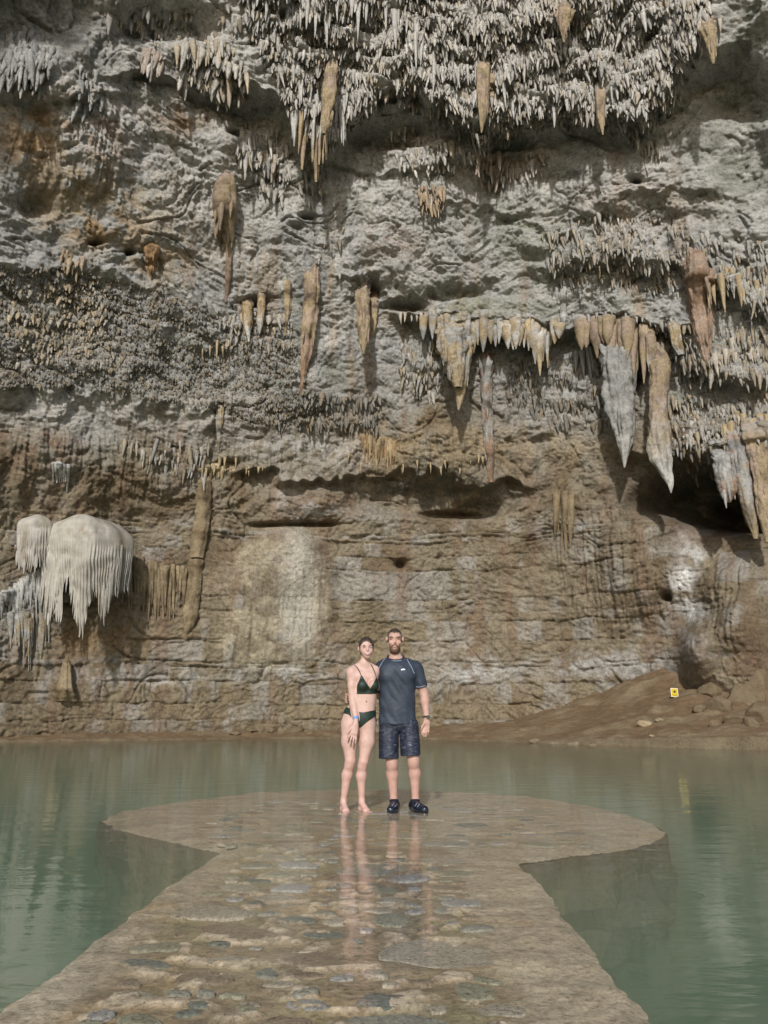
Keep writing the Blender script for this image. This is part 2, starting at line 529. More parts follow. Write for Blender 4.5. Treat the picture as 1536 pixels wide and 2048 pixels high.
for s in [(60, 290, 70, 90, C_ORANGE, .9), (200, 300, 60, 90, C_PINK, .8), (130, 390, 90, 60, C_TAN, .8), (250, 420, 140, 60, C_TAN, .9), (330, 490, 130, 50, C_TAN, .8),
          (190, 470, 90, 30, C_ORANGE, .8), (360, 250, 70, 30, C_ORANGE * .8, .5), (370, 250, 25, 25, C_RUST, .6), (400, 440, 150, 90, C_PALE, .5), (300, 540, 60, 40, C_ORANGE, .6),
          (800, 500, 60, 40, C_PINK, .8), (880, 640, 120, 30, C_TAN, .7), (960, 620, 160, 40, C_GREEN * 1.2, .7), (1000, 340, 60, 20, C_PINK, .8), (1180, 400, 120, 40, C_PALE * .9, .5),
          (900, 470, 120, 60, C_GREY * 1.1, .8), (1050, 480, 130, 60, C_GREEN * 1.2, .7), (1300, 430, 140, 40, C_PINK * .9, .5), (1480, 330, 90, 120, C_GREEN * .75, .8), (1470, 60, 80, 70, C_GREEN * .7, .8),  # closing dark greens: rock colour with some corner shade painted in
          (100, 60, 170, 110, C_DARK * 1.4, .7), (250, 100, 100, 100, C_DARK * 1.6, .5), (740, 900, 50, 45, C_ORANGE * .75, .8), (870, 900, 150, 38, C_TAN, .8), (100, 830, 170, 45, C_PALE, .75),  # leading dark spots paint the blurred shadow in the top left corner
          (430, 830, 160, 30, C_PALE, .6), (60, 905, 90, 40, C_RUST * 1.1, .8), (560, 900, 130, 40, C_PALE * .9, .5), (1130, 890, 120, 50, C_TAN * 1.1, .7), (1130, 830, 90, 60, C_GREY * 1.15, .6),
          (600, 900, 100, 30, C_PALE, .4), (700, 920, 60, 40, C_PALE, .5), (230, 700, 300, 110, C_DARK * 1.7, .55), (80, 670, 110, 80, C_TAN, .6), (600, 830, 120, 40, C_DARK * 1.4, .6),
          (870, 985, 170, 28, C_DARK, .85), (1400, 1000, 140, 70, C_DARK * .9, .8), (620, 1010, 90, 25, C_RUST * 1.2, .7), (560, 990, 30, 40, C_PALE, .6), (640, 1030, 50, 16, C_PALE * .9, .8),  # leading dark spots paint the shade inside the low recess and the cavity
          (1150, 1010, 40, 60, C_BROWN * 1.1, .7), (1170, 1080, 50, 40, C_GREY * 1.1, .7), (1290, 1100, 90, 60, C_BROWN, .6), (1390, 1150, 22, 90, C_WHITE, 1.0), (1392, 1270, 45, 60, C_WHITE * .95, 1.0),
          (1420, 1060, 70, 40, C_RUST * .9, .8), (1490, 1260, 70, 70, C_BROWN * 1.05, .9), (1480, 1380, 110, 80, C_RUST * .95, .8), (300, 1360, 130, 14, C_PALE, .75), (590, 1345, 130, 18, C_PALE, .7),
          (960, 1345, 110, 30, C_PALE * .95, .85), (900, 1290, 40, 20, C_PALE, .8), (1190, 1335, 80, 26, C_PALE * .9, .8), (1290, 1330, 60, 24, C_PALE * .85, .7), (180, 1290, 150, 35, C_ORANGE * .65, .6),
          (800, 1300, 160, 40, C_TAN * .85, .6), (700, 1420, 500, 30, C_TAN * .85, .5), (250, 1180, 60, 60, C_BROWN * 1.1, .6), (310, 1190, 60, 60, C_RUST * 1.05, .6), (60, 1230, 60, 80, C_GREY, .6)]:
    stain_and_shade(*s)
tint(flat * sstep(-0.6, 0.2, n_c + n_b), np.array([0.40, 0.345, 0.245]), 0.8)
tint(flat * blob(PX, PY, 595, 1180, 42, 140, 1.5), np.array([0.48, 0.45, 0.38]), 0.85)
tint(sstep(1440, 1485, PY), C_BROWN * 0.9, 0.7)
K *= lerp(1.0, 0.90, sstep(700, 1000, PY + 80 * n_a))[:, None]
K = np.clip(K, 0.02, 0.8)

wall = mesh_obj('cave_wall', WP, grid_faces(NU, NV)[:, ::-1], M_ROCK, colors=K)
tag(wall, 'towering overhanging cave wall of grey and brown limestone', kind='structure')

# ---- what the wall looks like from the platform: a depth map used to root formations on the rock
GW, GH = 800, 1056
wpx, wpy, wdep = project(WP)
gx = ((wpx + 32) / 2).astype(int)
gy = ((wpy + 32) / 2).astype(int)
ok = (wdep > 1) & (gx >= 0) & (gx < GW) & (gy >= 0) & (gy < GH)
ZB = np.full(GW * GH, 1e6)
np.minimum.at(ZB, gy[ok] * GW + gx[ok], wdep[ok])
ZB = ZB.reshape(GH, GW)
for _ in range(6):
    hole = ZB > 1e5
    if not hole.any():
        break
    acc = np.zeros_like(ZB)
    cnt = np.zeros_like(ZB)
    for dy, dx in ((0, 1), (0, -1), (1, 0), (-1, 0)):
        r = np.roll(np.roll(ZB, dy, 0), dx, 1)
        g = r < 1e5
        acc += np.where(g, r, 0)
        cnt += g
    ZB = np.where(hole & (cnt > 0), acc / np.maximum(cnt, 1), ZB)
ZB[ZB > 1e5] = 27
WGRID = K.reshape(NU, NV, 3)


def surf(px, py):
    """world position of the rock seen at a pixel (arrays allowed)"""
    px, py = np.asarray(px, float), np.asarray(py, float)
    d = ZB[np.clip(((py + 32) / 2).astype(int), 0, GH - 1), np.clip(((px + 32) / 2).astype(int), 0, GW - 1)]
    return EYE + d[..., None] * (FWD + np.multiply.outer((px - W0 / 2) / FPX, np.array([1.0, 0, 0])) + np.multiply.outer((H0 / 2 - py) / FPX, UPV))


# ------------------------------------------------------------------ unseen rock roof added to shade the wall's top corners, open in the middle
ru, rv = np.linspace(-26, 26, 210), np.linspace(-6, 20, 110)
RA, RB = np.meshgrid(ru, rv, indexing='ij')
rp = np.stack([RA.ravel(), RB.ravel(), np.zeros(RA.size)], -1)
rim = 2.2 * noise(rp, 5.0, 190) + 0.9 * noise(rp, 1.7, 191)
side = np.where(rp[:, 0] < 0, -rp[:, 0] - 8.8, rp[:, 0] - 8.4) + rim - 0.7 * np.clip(9.5 - rp[:, 1], 0, 20)
front = rp[:, 1] - 14.8 + 0.5 * rim
solid = np.maximum(side, front)
rp[:, 2] = 34.2 + 0.7 * noise(rp, 3.0, 192) + 0.5 * np.abs(noise(rp, 1.0, 193)) - 0.010 * (rp[:, 0] ** 2) + 1.2 * np.exp(-np.clip(solid, 0, None))
rf = grid_faces(210, 110)
keep = (solid[rf] > 0).all(1) & ((np.hypot(rp[rf][..., 0] - CX, rp[rf][..., 1] - CY)) < 20).all(1)
rf = rf[keep]
used, inv = np.unique(rf, return_inverse=True)
roof = mesh_obj('shade_roof', rp[used], inv.reshape(-1, 4), M_ROCK, colors=np.tile(C_GREY, (len(used), 1)))
tag(roof, 'unseen rock ceiling added to shade the upper wall, open above the pool', kind='structure')

# ------------------------------------------------------------------ shore: mud banks at the foot of the wall
def shore_line(x):
    """Y of the water's edge for a given X"""
    xs = np.array([-30, -16, -11, -8, -4, -1, 2, 4.5, 7, 9.5, 12, 20, 30])
    ys = np.array([9, 22.5, 25.0, 26.6, 28.0, 28.3, 26.8, 24.0, 21.5, 19.3, 18.3, 14, 8])
    return np.interp(x, xs, ys)


nx, ny = 420, 190
bx = np.linspace(-24, 24, nx)
tt = np.linspace(-0.06, 1, ny)
BX, BT = np.meshgrid(bx, tt, indexing='ij')
sx = shore_line(BX) + 0.35 * noise(np.stack([BX.ravel(), BX.ravel() * 0, BX.ravel() * 0], -1), 1.6, 120).reshape(BX.shape) + 0.15 * noise(np.stack([BX.ravel(), BX.ravel() * 0, BX.ravel() * 0], -1), 0.5, 121).reshape(BX.shape)
wallY = CY + np.sqrt(np.clip(22.2 ** 2 - (BX - CX) ** 2, 4, None))
BY = sx + BT * (np.maximum(wallY, sx + 0.8) - sx)
bp = np.stack([BX.ravel(), BY.ravel(), np.zeros(BX.size)], -1)
inl = (BY - sx).ravel()
right = sstep(3.5, 11, BX).ravel()
h = 0.30 * sstep(-0.4, 0.10, inl) - 0.30 + 0.16 * np.clip(inl, 0, 3) * (1 - right)
# right bank: a low undercut rock step at the water, then a slope of soil up to the wall
h += right * (0.34 * sstep(0.0, 0.12, inl) + 0.17 * np.clip(inl - 0.3, 0, None) ** 1.12)
dist_w = (wallY - BY).ravel()
h += right * 0.5 * np.exp(-np.clip(dist_w - 1.2, 0, None) / 1.6) + sstep(7.5, 14, BX.ravel()) * 0.5 * np.exp(-np.clip(dist_w - 1.5, 0, None) / 2.4)
h += (0.05 + 0.12 * right * sstep(0, 1.5, inl)) * fbm(bp, 1.2, 4, 123) + 0.06 * np.abs(noise(bp, 0.35, 127)) + 0.03 * noise(bp, 0.13, 128)
h += 0.35 * sstep(9, 12.5, BX.ravel()) * sstep(1.0, 4.0, inl) * np.abs(fbm(bp, 1.3, 3, 129))
h = np.where(inl < 0, -0.4 + (h + 0.4) * sstep(-0.5, 0.0, inl), h)
bp[:, 2] = h + 0.02
bk = np.tile(np.array([0.148, 0.098, 0.054]), (len(bp), 1))
m1 = sstep(-0.2, 0.5, fbm(bp, 0.9, 3, 131))[:, None]
bk = lerp(bk, C_TAN * 0.72, m1 * 0.6)
bk = lerp(bk, C_RUST * 0.85, (sstep(9, 12, BX.ravel()) * 0.6)[:, None])
bk = lerp(bk, C_TAN * 0.45, (np.exp(-((inl - 0.05) / 0.14) ** 2) * 0.8)[:, None])
bank = mesh_obj('mud_bank', bp, grid_faces(nx, ny), M_MUD, colors=bk)
tag(bank, 'brown mud bank sloping up from the water to the cave wall', kind='structure')
BANK_BVH = BVHTree.FromObject(bank, bpy.context.evaluated_depsgraph_get())


def on_bank(px, py):
    d = Vector(ray(px, py)).normalized()
    hit = BANK_BVH.ray_cast(Vector(EYE), d)
    return hit[0]


# ------------------------------------------------------------------ pool bed
gx_ = np.linspace(-24, 24, 300)
gy_ = np.linspace(-8, 31, 260)
A, B = np.meshgrid(gx_, gy_, indexing='ij')
pb = np.stack([A.ravel(), B.ravel(), np.zeros(A.size)], -1)
sl = shore_line(pb[:, 0])
dep = -2.6 + 1.5 * sstep(9, 1.0, sl - pb[:, 1]) + 0.9 * sstep(0.3, -0.8, sl - pb[:, 1])
rocky = np.exp(-(((pb[:, 0] + 3.3) / 2.2) ** 2 + ((pb[:, 1] - 6.2) / 1.7) ** 2)) + 0.9 * np.exp(-(((pb[:, 0] - 3.2) / 2.4) ** 2 + ((pb[:, 1] - 5.6) / 1.8) ** 2))
dep += rocky * 1.55 + (0.25 + 0.35 * rocky) * fbm(pb, 1.6, 3, 140) + 0.3 * np.clip(rocky, 0, 1) * np.abs(fbm(pb * np.array([1, 2.0, 1]), 1.0, 3, 144))
pb[:, 2] = np.minimum(dep, -0.45 + 0.2 * sstep(0, -1, sl - pb[:, 1]))
kb = np.tile(np.array([0.46, 0.46, 0.38]), (len(pb), 1))
kb = lerp(kb, np.array([0.30, 0.25, 0.17]), (np.clip(rocky, 0, 1) * 0.8)[:, None])
bed_o = mesh_obj('pool_bed', pb, grid_faces(300, 260), M_BED, colors=kb)
tag(bed_o, 'pale silty bed of the pool', kind='structure')

# ------------------------------------------------------------------ walkway and platform: a concrete and stone slab just under the water
OUT = [(440, 1690), (380, 1679), (300, 1662), (235, 1647), (200, 1630), (228, 1615), (300, 1603), (400, 1590), (500, 1579), (600, 1574), (700, 1572), (850, 1573), (1000, 1581), (1100, 1590), (1180, 1602),
       (1260, 1620), (1315, 1640), (1333, 1655), (1305, 1674), (1200, 1692), (1100, 1705), (1030, 1715)]
outl = [at_z(x, y)[:2] for x, y in OUT]
la, lb = at_z(440, 1690)[:2], at_z(0, 2010)[:2]
ra, rb = at_z(1030, 1715)[:2], at_z(1320, 2048)[:2]
lback = la + (lb - la) * ((la[1] + 3.0) / (la[1] - lb[1]))
rback = ra + (rb - ra) * ((ra[1] + 3.0) / (ra[1] - rb[1]))
outl = outl + [rback, lback]


def densify(pts, n_per=None, step=0.06):
    o = []
    for k in range(len(pts)):
        a, b = np.array(pts[k]), np.array(pts[(k + 1) % len(pts)])
        n = max(1, int(np.linalg.norm(b - a) / step))
        o += [a + (b - a) * i / n for i in range(n)]
    return np.array(o)


OD = densify(outl)
o3 = np.concatenate([OD, np.zeros((len(OD), 1))], 1)
cen = OD.mean(0)
OD = OD + 0.035 * np.stack([noise(o3, 0.3, 150), noise(o3, 0.3, 151)], -1) + 0.018 * np.stack([noise(o3, 0.1, 152), noise(o3, 0.1, 153)], -1)
bm = bmesh.new()
ring = [bm.verts.new((p[0], p[1], -0.02)) for p in OD]
topf = bm.faces.new(ring)
rings_ = [ring]
for dz_, am_ in ((-0.10, .04), (-0.22, .09), (-0.36, .14), (-0.52, .20), (-0.75, .28)):
    q3 = np.concatenate([OD, np.full((len(OD), 1), dz_)], 1)
    off = np.stack([fbm(q3, .45, 3, 155), fbm(q3, .45, 3, 158)], -1) * am_
    rings_.append([bm.verts.new((p[0] + o_[0], p[1] + o_[1], dz_)) for p, o_ in zip(OD, off)])
for ra_, rb_ in zip(rings_, rings_[1:]):
    for i in range(len(ring)):
        j = (i + 1) % len(ring)
        bm.faces.new((ra_[j], ra_[i], rb_[i], rb_[j]))
bmesh.ops.triangulate(bm, faces=[topf])
bmesh.ops.recalc_face_normals(bm, faces=bm.faces)
me = bpy.data.meshes.new('walkway')
bm.to_mesh(me)
bm.free()

# the top sheet is a fine grid trimmed to the outline, with lumps of mortar
OPOLY = [tuple(p) for p in OD[::2]]
gxx = np.arange(-3.6, 3.6, 0.024)
gyy = np.concatenate([np.arange(0.8, 5.0, 0.016), np.arange(5.0, 10.6, 0.03)])
A, B = np.meshgrid(gxx, gyy, indexing='ij')
inside = in_poly(OPOLY, A.ravel(), B.ravel())
edge_d = poly_dist(OPOLY, A.ravel(), B.ravel())
tp = np.stack([A.ravel(), B.ravel(), np.zeros(A.size)], -1)
sgn = np.where(inside, edge_d, -edge_d)
axis_x = np.interp(tp[:, 1], [lb[1], la[1]], [(lb[0] + rb[0]) / 2, (la[0] + ra[0]) / 2])
side_r = np.interp(tp[:, 1], [rb[1], ra[1]], [rb[0], ra[0]]) - tp[:, 0]
side_l = tp[:, 0] - np.interp(tp[:, 1], [lb[1], la[1]], [lb[0], la[0]])
mid = sstep(0.30, 0.50, side_r + 0.1 * noise(tp, 0.4, 160)) * sstep(0.14, 0.34, side_l + 0.1 * noise(tp, 0.4, 161))
tz = -0.020 + 0.008 * fbm(tp, (0.35, 0.22, 1), 3, 162) + 0.0045 * noise(tp, 0.06, 166) + 0.004 * (1 - mid)
isl = sstep(0.32, 0.50, fbm(tp, (0.19, 0.12, 1), 4, 168, .6)) * mid * sstep(7.4, 5.2, tp[:, 1])
tz += isl * 0.014
tz = tz - 0.03 * sstep(0.30, 0.0, sgn + 0.08 * noise(tp, 0.25, 180)) * sstep(4.6, 6.2, tp[:, 1]) - 0.012 * sstep(0.05, 0, sgn)
tp[:, 2] = np.minimum(tz, 0.003)
K2 = np.tile(np.array([0.25, 0.185, 0.115]), (len(tp), 1))
K2 = lerp(K2, np.array([0.40, 0.325, 0.235]), ((1 - mid) * 0.85)[:, None])
K2 = lerp(K2, np.array([0.34, 0.225, 0.12]), (sstep(0.2, 0.5, fbm(tp, 0.5, 3, 171)) * 0.45)[:, None])
K2 = lerp(K2, np.array([0.25, 0.235, 0.13]), (mid * sstep(0.1, 0.5, fbm(tp, 0.7, 3, 174)) * 0.4)[:, None])
K2 = lerp(K2, np.array([0.46, 0.365, 0.265]), (isl * 0.9)[:, None])
far = sstep(5.5, 7.5, tp[:, 1])
K2 = lerp(K2, np.array([0.33, 0.255, 0.17]), (far * 0.6)[:, None])
K2 = 1.3 * K2 * np.array([.98, 1.0, .95]) * (1 + 0.22 * fbm(tp, (0.5, 0.12, 1), 3, 177))[:, None]
f = grid_faces(len(gxx), len(gyy))
keep = (sgn[f] > -0.02).all(1)
f = f[keep]
used, inv = np.unique(f, return_inverse=True)
for i_ in used[sgn[used] < 0]:                     # pull the ragged grid border back onto the outline
    q_ = tp[i_, :2]
    pa, pb_ = OD, np.roll(OD, -1, 0)
    vv_ = pb_ - pa
    t_ = np.clip(((q_ - pa) * vv_).sum(1) / ((vv_ * vv_).sum(1) + 1e-9), 0, 1)
    c_ = pa + vv_ * t_[:, None]
    tp[i_, :2] = c_[np.argmin(((c_ - q_) ** 2).sum(1))]
M_WALK = rock_material('walkway_concrete', bump=0.6, scale=5.0, speck=0.8, rough=0.55, spec=0.4)
top_o = mesh_obj('walkway', tp[used], inv.reshape(-1, 4), M_WALK, colors=np.clip(K2[used], .02, .7))
tag(top_o, 'stone and concrete causeway leading to a round platform, just awash', kind='structure')
side_o = bpy.data.objects.new('slab_edge', me)
COL.objects.link(side_o)
for v in me.vertices:
    v.co.z -= 0.035
M_SLAB = rock_material('slab_edge', attr=False, base=(0.12, 0.105, 0.072), bump=0.5, scale=4.0)
me.materials.append(M_SLAB)
side_o.parent = top_o

# stones set into the walkway: each one a flat cobble with its own outline
M_STONES = [rock_material('stone_%d' % k, attr=False, base=c, bump=0.9, scale=9.0, speck=1.0, rough=0.5, spec=0.5) for k, c in enumerate(
    [(0.31, 0.295, 0.23), (0.19, 0.20, 0.16), (0.42, 0.365, 0.265), (0.30, 0.285, 0.19), (0.37, 0.35, 0.31), (0.29, 0.22, 0.145)])]


def stone_mesh(seed):
    r = np.random.default_rng(seed)
    n = 20
    a = np.linspace(0, 2 * np.pi, n, endpoint=False)
    nc = r.integers(5, 8)
    ca = np.sort(np.arange(nc) / nc * 2 * np.pi + r.uniform(-.4, .4, nc))
    cr = r.uniform(.75, 1.2, nc)
    cxy = np.stack([np.cos(ca) * cr, np.sin(ca) * cr], -1)
    u_ = np.arange(n) / n * nc
    i_ = u_.astype(int)
    f_ = (u_ - i_)[:, None]
    xy = cxy[i_ % nc] * (1 - f_) + cxy[(i_ + 1) % nc] * f_
    xy = .25 * np.roll(xy, 1, 0) + .5 * xy + .25 * np.roll(xy, -1, 0) + r.uniform(-.05, .05, (n, 2))
    rad = np.hypot(xy[:, 0], xy[:, 1])
    a = np.arctan2(xy[:, 1], xy[:, 0])
    v, fc = [], []
    for k, (s, z) in enumerate([(1.0, -0.4), (0.97, 0.5), (0.90, 0.9), (0.5, 1.0)]):
        for i in range(n):
            v.append((math.cos(a[i]) * rad[i] * s, math.sin(a[i]) * rad[i] * s, z + r.uniform(-.12, .12) * (k > 0)))
    v.append((0, 0, 1.0))
    for k in range(3):
        for i in range(n):
            j = (i + 1) % n
            fc.append((k * n + i, k * n + j, (k + 1) * n + j, (k + 1) * n + i))
    for i in range(n):
        fc.append((3 * n + i, 3 * n + (i + 1) % n, 4 * n))
    return v, fc


stone_me = []
for k in range(10):
    for mi, mm in enumerate(M_STONES):
        if (k + mi) % 2:
            continue
        v, fc = stone_mesh(300 + k)
        o = mesh_obj('stone', v, fc, mm)
        stone_me.append(o.data)
        bpy.data.objects.remove(o)
placed = []
tries = 0
SR = random.Random(5)
while len(placed) < 300 and tries < 14000:
    tries += 1
    y = SR.choice([SR.uniform(1.9, 4.5), SR.uniform(1.9, 6), SR.uniform(1.9, 8.6)])
    x0 = np.interp(y, [lb[1], la[1]], [lb[0], la[0]]) + 0.30
    x1 = np.interp(y, [rb[1], ra[1]], [rb[0], ra[0]]) - 0.42
    if y > la[1]:
        x0, x1 = -1.5, 1.5
    x = SR.uniform(x0, x1)
    rx = SR.choice([0.05, 0.07, 0.1, 0.13, 0.16, 0.2] + ([0.24, .28] if y < 4 else [])) * SR.uniform(.85, 1.2)
    ry = rx * SR.uniform(0.55, 0.85)
    if any(abs(x - q[0]) < 0.92 * (rx + q[2]) and abs(y - q[1]) < 0.92 * (ry + q[3]) for q in placed):
        continue
    if not in_poly(OPOLY, np.array([x]), np.array([y]))[0] or poly_dist(OPOLY, np.array([x]), np.array([y]))[0] < rx * 1.25:
        continue
    placed.append((x, y, rx, ry))
    o = bpy.data.objects.new('stone', SR.choice(stone_me))
    COL.objects.link(o)
    zs = SR.uniform(0.008, 0.016)
    o.location = (x, y, -0.021 + SR.uniform(-.004, .004))
    o.scale = (rx, ry, zs)
    o.rotation_euler = (0, 0, SR.uniform(-.5, .5) + (math.pi if SR.random() < .5 else 0))
    o.parent = top_o

# ------------------------------------------------------------------ water
mw, nt, b, out = new_mat('pool_water')
nt.nodes.remove(b)
tr = nt.nodes.new('ShaderNodeBsdfTransparent')
gl = nt.nodes.new('ShaderNodeBsdfGlossy')
gl.inputs['Roughness'].default_value = 0.035
fr = nt.nodes.new('ShaderNodeLayerWeight')      # Schlick's reflectance of water: 0.02 + 0.98 (1 - cos)^5
fr.inputs['Blend'].default_value = 0.5
fp = nt.nodes.new('ShaderNodeMath')
fp.operation = 'POWER'
fp.inputs[1].default_value = 5.0
fm = nt.nodes.new('ShaderNodeMath')
fm.operation = 'MULTIPLY_ADD'
fm.inputs[1].default_value = 0.98
fm.inputs[2].default_value = 0.02
mx = nt.nodes.new('ShaderNodeMixShader')
geo = nt.nodes.new('ShaderNodeNewGeometry')
mp = nt.nodes.new('ShaderNodeMapping')
mp.inputs['Scale'].default_value = (1.0, 2.2, 1.0)
nt.links.new(geo.outputs['Position'], mp.inputs['Vector'])
w1 = nz(nt, 1.6, 3, 0.5, mp.outputs[0], dist=0.5)
w2 = nz(nt, 7.0, 3, 0.55, mp.outputs[0], dist=0.3)
add = nt.nodes.new('ShaderNodeMath')
add.operation = 'MULTIPLY_ADD'
nt.links.new(w2.outputs[0], add.inputs[0])
add.inputs[1].default_value = 0.22
nt.links.new(w1.outputs[0], add.inputs[2])
bp_ = nt.nodes.new('ShaderNodeBump')
bp_.inputs['Strength'].default_value = 0.032
bp_.inputs['Distance'].default_value = 0.20
nt.links.new(add.outputs[0], bp_.inputs['Height'])
nt.links.new(bp_.outputs[0], gl.inputs['Normal'])
nt.links.new(bp_.outputs[0], fr.inputs['Normal'])
nt.links.new(fr.outputs['Facing'], fp.inputs[0])
nt.links.new(fp.outputs[0], fm.inputs[0])
nt.links.new(fm.outputs[0], mx.inputs[0])
nt.links.new(tr.outputs[0], mx.inputs[1])
nt.links.new(gl.outputs[0], mx.inputs[2])
nt.links.new(mx.outputs[0], out.inputs['Surface'])
va = nt.nodes.new('ShaderNodeVolumePrincipled')
va.inputs['Color'].default_value = (0.235, 0.315, 0.205, 1)
va.inputs['Absorption Color'].default_value = (0.36, 0.47, 0.32, 1)
va.inputs['Density'].default_value = 0.65
nt.links.new(va.outputs[0], out.inputs['Volume'])
wx, wy0, wy1, wz = 23.5, -7.5, 30.5, -5.0
v = [(-wx, wy0, 0), (wx, wy0, 0), (wx, wy1, 0), (-wx, wy1, 0), (-wx, wy0, wz), (wx, wy0, wz), (wx, wy1, wz), (-wx, wy1, wz)]
water = mesh_obj('water', v, [(0, 1, 2, 3), (7, 6, 5, 4), (0, 4, 5, 1), (1, 5, 6, 2), (2, 6, 7, 3), (3, 7, 4, 0)], mw, smooth=False)
tag(water, 'still green water of the cenote pool', kind='structure')

# ------------------------------------------------------------------ dripstone: fields of small stalactites
def cone_field(name, P, L, Rr, A, K, label=None, sides=5, parent=None):
    n = len(P)
    ts = np.array([-0.15, 0.12, 0.4, 0.7, 0.9])
    pr = np.array([1.0, 1.0, 0.78, 0.5, 0.26])
    side = np.cross(A, np.array([1.0, 0.2, 0.1]))
    side /= np.linalg.norm(side, axis=1, keepdims=True)
    oth = np.cross(A, side)
    a0 = RNG.uniform(0, 6.28, n)
    bend = RNG.normal(0, 0.05, (n, 3))
    V = np.zeros((n, len(ts) * sides + 1, 3), np.float32)
    for k, t in enumerate(ts):
        c = P + A * (L * t)[:, None] + bend * (L * t * t)[:, None]
        rk = Rr * pr[k] * RNG.uniform(0.75, 1.2, n)
        for s in range(sides):
            an = a0 + s * 2 * math.pi / sides
            rr = rk * RNG.uniform(0.8, 1.2, n)
            V[:, k * sides + s] = c + side * (rr * np.cos(an))[:, None] + oth * (rr * np.sin(an))[:, None]
    V[:, -1] = P + A * L[:, None] + bend * L[:, None]
    f = []
    for k in range(len(ts) - 1):
        for s in range(sides):
            s2 = (s + 1) % sides
            a, b, c_, d = k * sides + s, k * sides + s2, (k + 1) * sides + s2, (k + 1) * sides + s
            f += [(a, b, c_), (a, c_, d)]
    for s in range(sides):
        f.append(((len(ts) - 1) * sides + s, (len(ts) - 1) * sides + (s + 1) % sides, len(ts) * sides))
    f = np.array(f)
    F = (np.arange(n)[:, None, None] * V.shape[1] + f[None]).reshape(-1, 3)
    shade = np.ones((n, V.shape[1], 1)) * K[:, None, :]
    o = mesh_obj(name, V.reshape(-1, 3), F, M_DRIP, parent=parent, colors=np.clip(shade.reshape(-1, 3), .02, .75))
    o['kind'] = 'stuff'
    if label:
        o['label'] = label
    return o


def poly_points(poly, spacing, jitter=0.6):
    xs, ys = [p[0] for p in poly], [p[1] for p in poly]
    gx, gy = np.meshgrid(np.arange(min(xs), max(xs), spacing), np.arange(min(ys), max(ys), spacing * 1.25))
    x = gx.ravel() + RNG.uniform(-jitter, jitter, gx.size) * spacing
    y = gy.ravel() + RNG.uniform(-jitter, jitter, gx.size) * spacing * 1.25
    k = in_poly(poly, x, y)
    x, y = x[k], y[k]
    q3 = np.stack([x, y, x * 0], -1)
    w = 0.75 * fbm(q3, (75.0, 50.0, 1), 2, 200) + 0.7 * noise(q3, (26.0, 16.0, 1), 207)
    return x, y, w


def field(name, poly, spacing, len_px, rad_px, cols, thin=-9.0, out=0.16, label=None):
    x, y, w = poly_points(poly, spacing)
    k = w > thin
    x, y, w = x[k], y[k], w[k]
    P = surf(x, y)
    to_eye = EYE - P
    dist = np.linalg.norm(to_eye, axis=1)
    c = to_eye / dist[:, None]
    m = dist / FPX
    big = np.clip(np.exp(0.5 * RNG.normal(size=len(x))), .4, 2.0) * (1 + 0.5 * np.clip(w, -0.5, 1))
    L = RNG.uniform(*len_px, len(x)) * big * m
    Rr = RNG.uniform(*rad_px, len(x)) * np.sqrt(big) * m
    ch = c.copy()
    ch[:, 2] = 0
    A = np.array([0, 0, -1.0]) + out * ch + RNG.normal(0, 0.10, (len(x), 3))
    A /= np.linalg.norm(A, axis=1, keepdims=True)
    cols = np.array(cols)
    cols = 0.5 * cols + 0.5 * cols.mean(0)
    K = cols[RNG.integers(0, len(cols), len(x))] * RNG.uniform(0.75, 1.15, len(x))[:, None]
    return cone_field(name, P - c * (Rr * 0.1)[:, None], L, Rr, A, K, label, parent=wall)


PALES = [C_PALE, C_PALE * np.array([1.05, 1.0, .93]), C_PALE * .8, C_GREY * 1.2, C_PALE * np.array([1.0, .94, .86]), C_GREY * .9, C_TAN * 1.3, C_WHITE]
MIDS = [C_GREY, C_TAN * 1.1, C_PALE * .8, C_GREY * 1.15, C_TAN]
DARKS = [C_GREY * .62, C_TAN * .68, C_DARK * 1.4, C_GREY * .72, C_TAN * .8]
MAINP = [(470, -30), (500, 60), (560, 170), (590, 280), (640, 330), (690, 270), (790, 200), (850, 215), (880, 240), (960, 300), (1060, 262), (1180, 250), (1290, 285), (1350, 210), (1400, 110), (1430, -30)]
field('stalactite_field', MAINP, 6.0, (6, 19), (1.7, 3.3), PALES, -0.42, .3, 'dense fringe of small pale stalactites under the high ceiling')
field('stalactite_field', [(350, 90), (420, 70), (470, 100), (500, 160), (500, 195), (440, 190), (370, 170)], 8, (12, 30), (2.8, 5), [C_PALE * .9, C_PALE, C_TAN * 1.3], -0.9, .22)
field('stalactite_field', [(280, 100), (330, 105), (325, 140), (285, 140)], 8, (12, 26), (2.6, 4.5), [C_PINK, C_PALE], -0.9, .22)
field('stalactite_field', [(0, 70), (50, 60), (110, 80), (100, 175), (30, 170), (0, 165)], 9, (14, 34), (3, 5), [C_PALE * .8, C_GREY], -0.7, .2)
field('stalactite_field', [(160, 130), (200, 150), (205, 225), (150, 220)], 9, (10, 20), (3, 5), [C_PALE * .9, C_GREY], -0.6, .2)
field('stalactite_field', [(200, 20), (480, 10), (480, 70), (330, 95), (220, 90)], 12, (8, 20), (2.5, 4), MIDS, -0.2, .2)
field('stalactite_field', [(480, 245), (560, 255), (590, 330), (560, 400), (500, 350), (470, 300)], 9, (12, 28), (2.5, 4.5), PALES, -0.5, .2)
field('stalactite_field', [(600, 320), (660, 330), (660, 420), (600, 420)], 12, (10, 22), (2.5, 4), MIDS, -0.2, .2)
field('stalactite_field', [(770, 270), (850, 240), (930, 300), (990, 330), (900, 345), (800, 340)], 9, (9, 20), (2.4, 4.2), PALES, -0.4, .2)
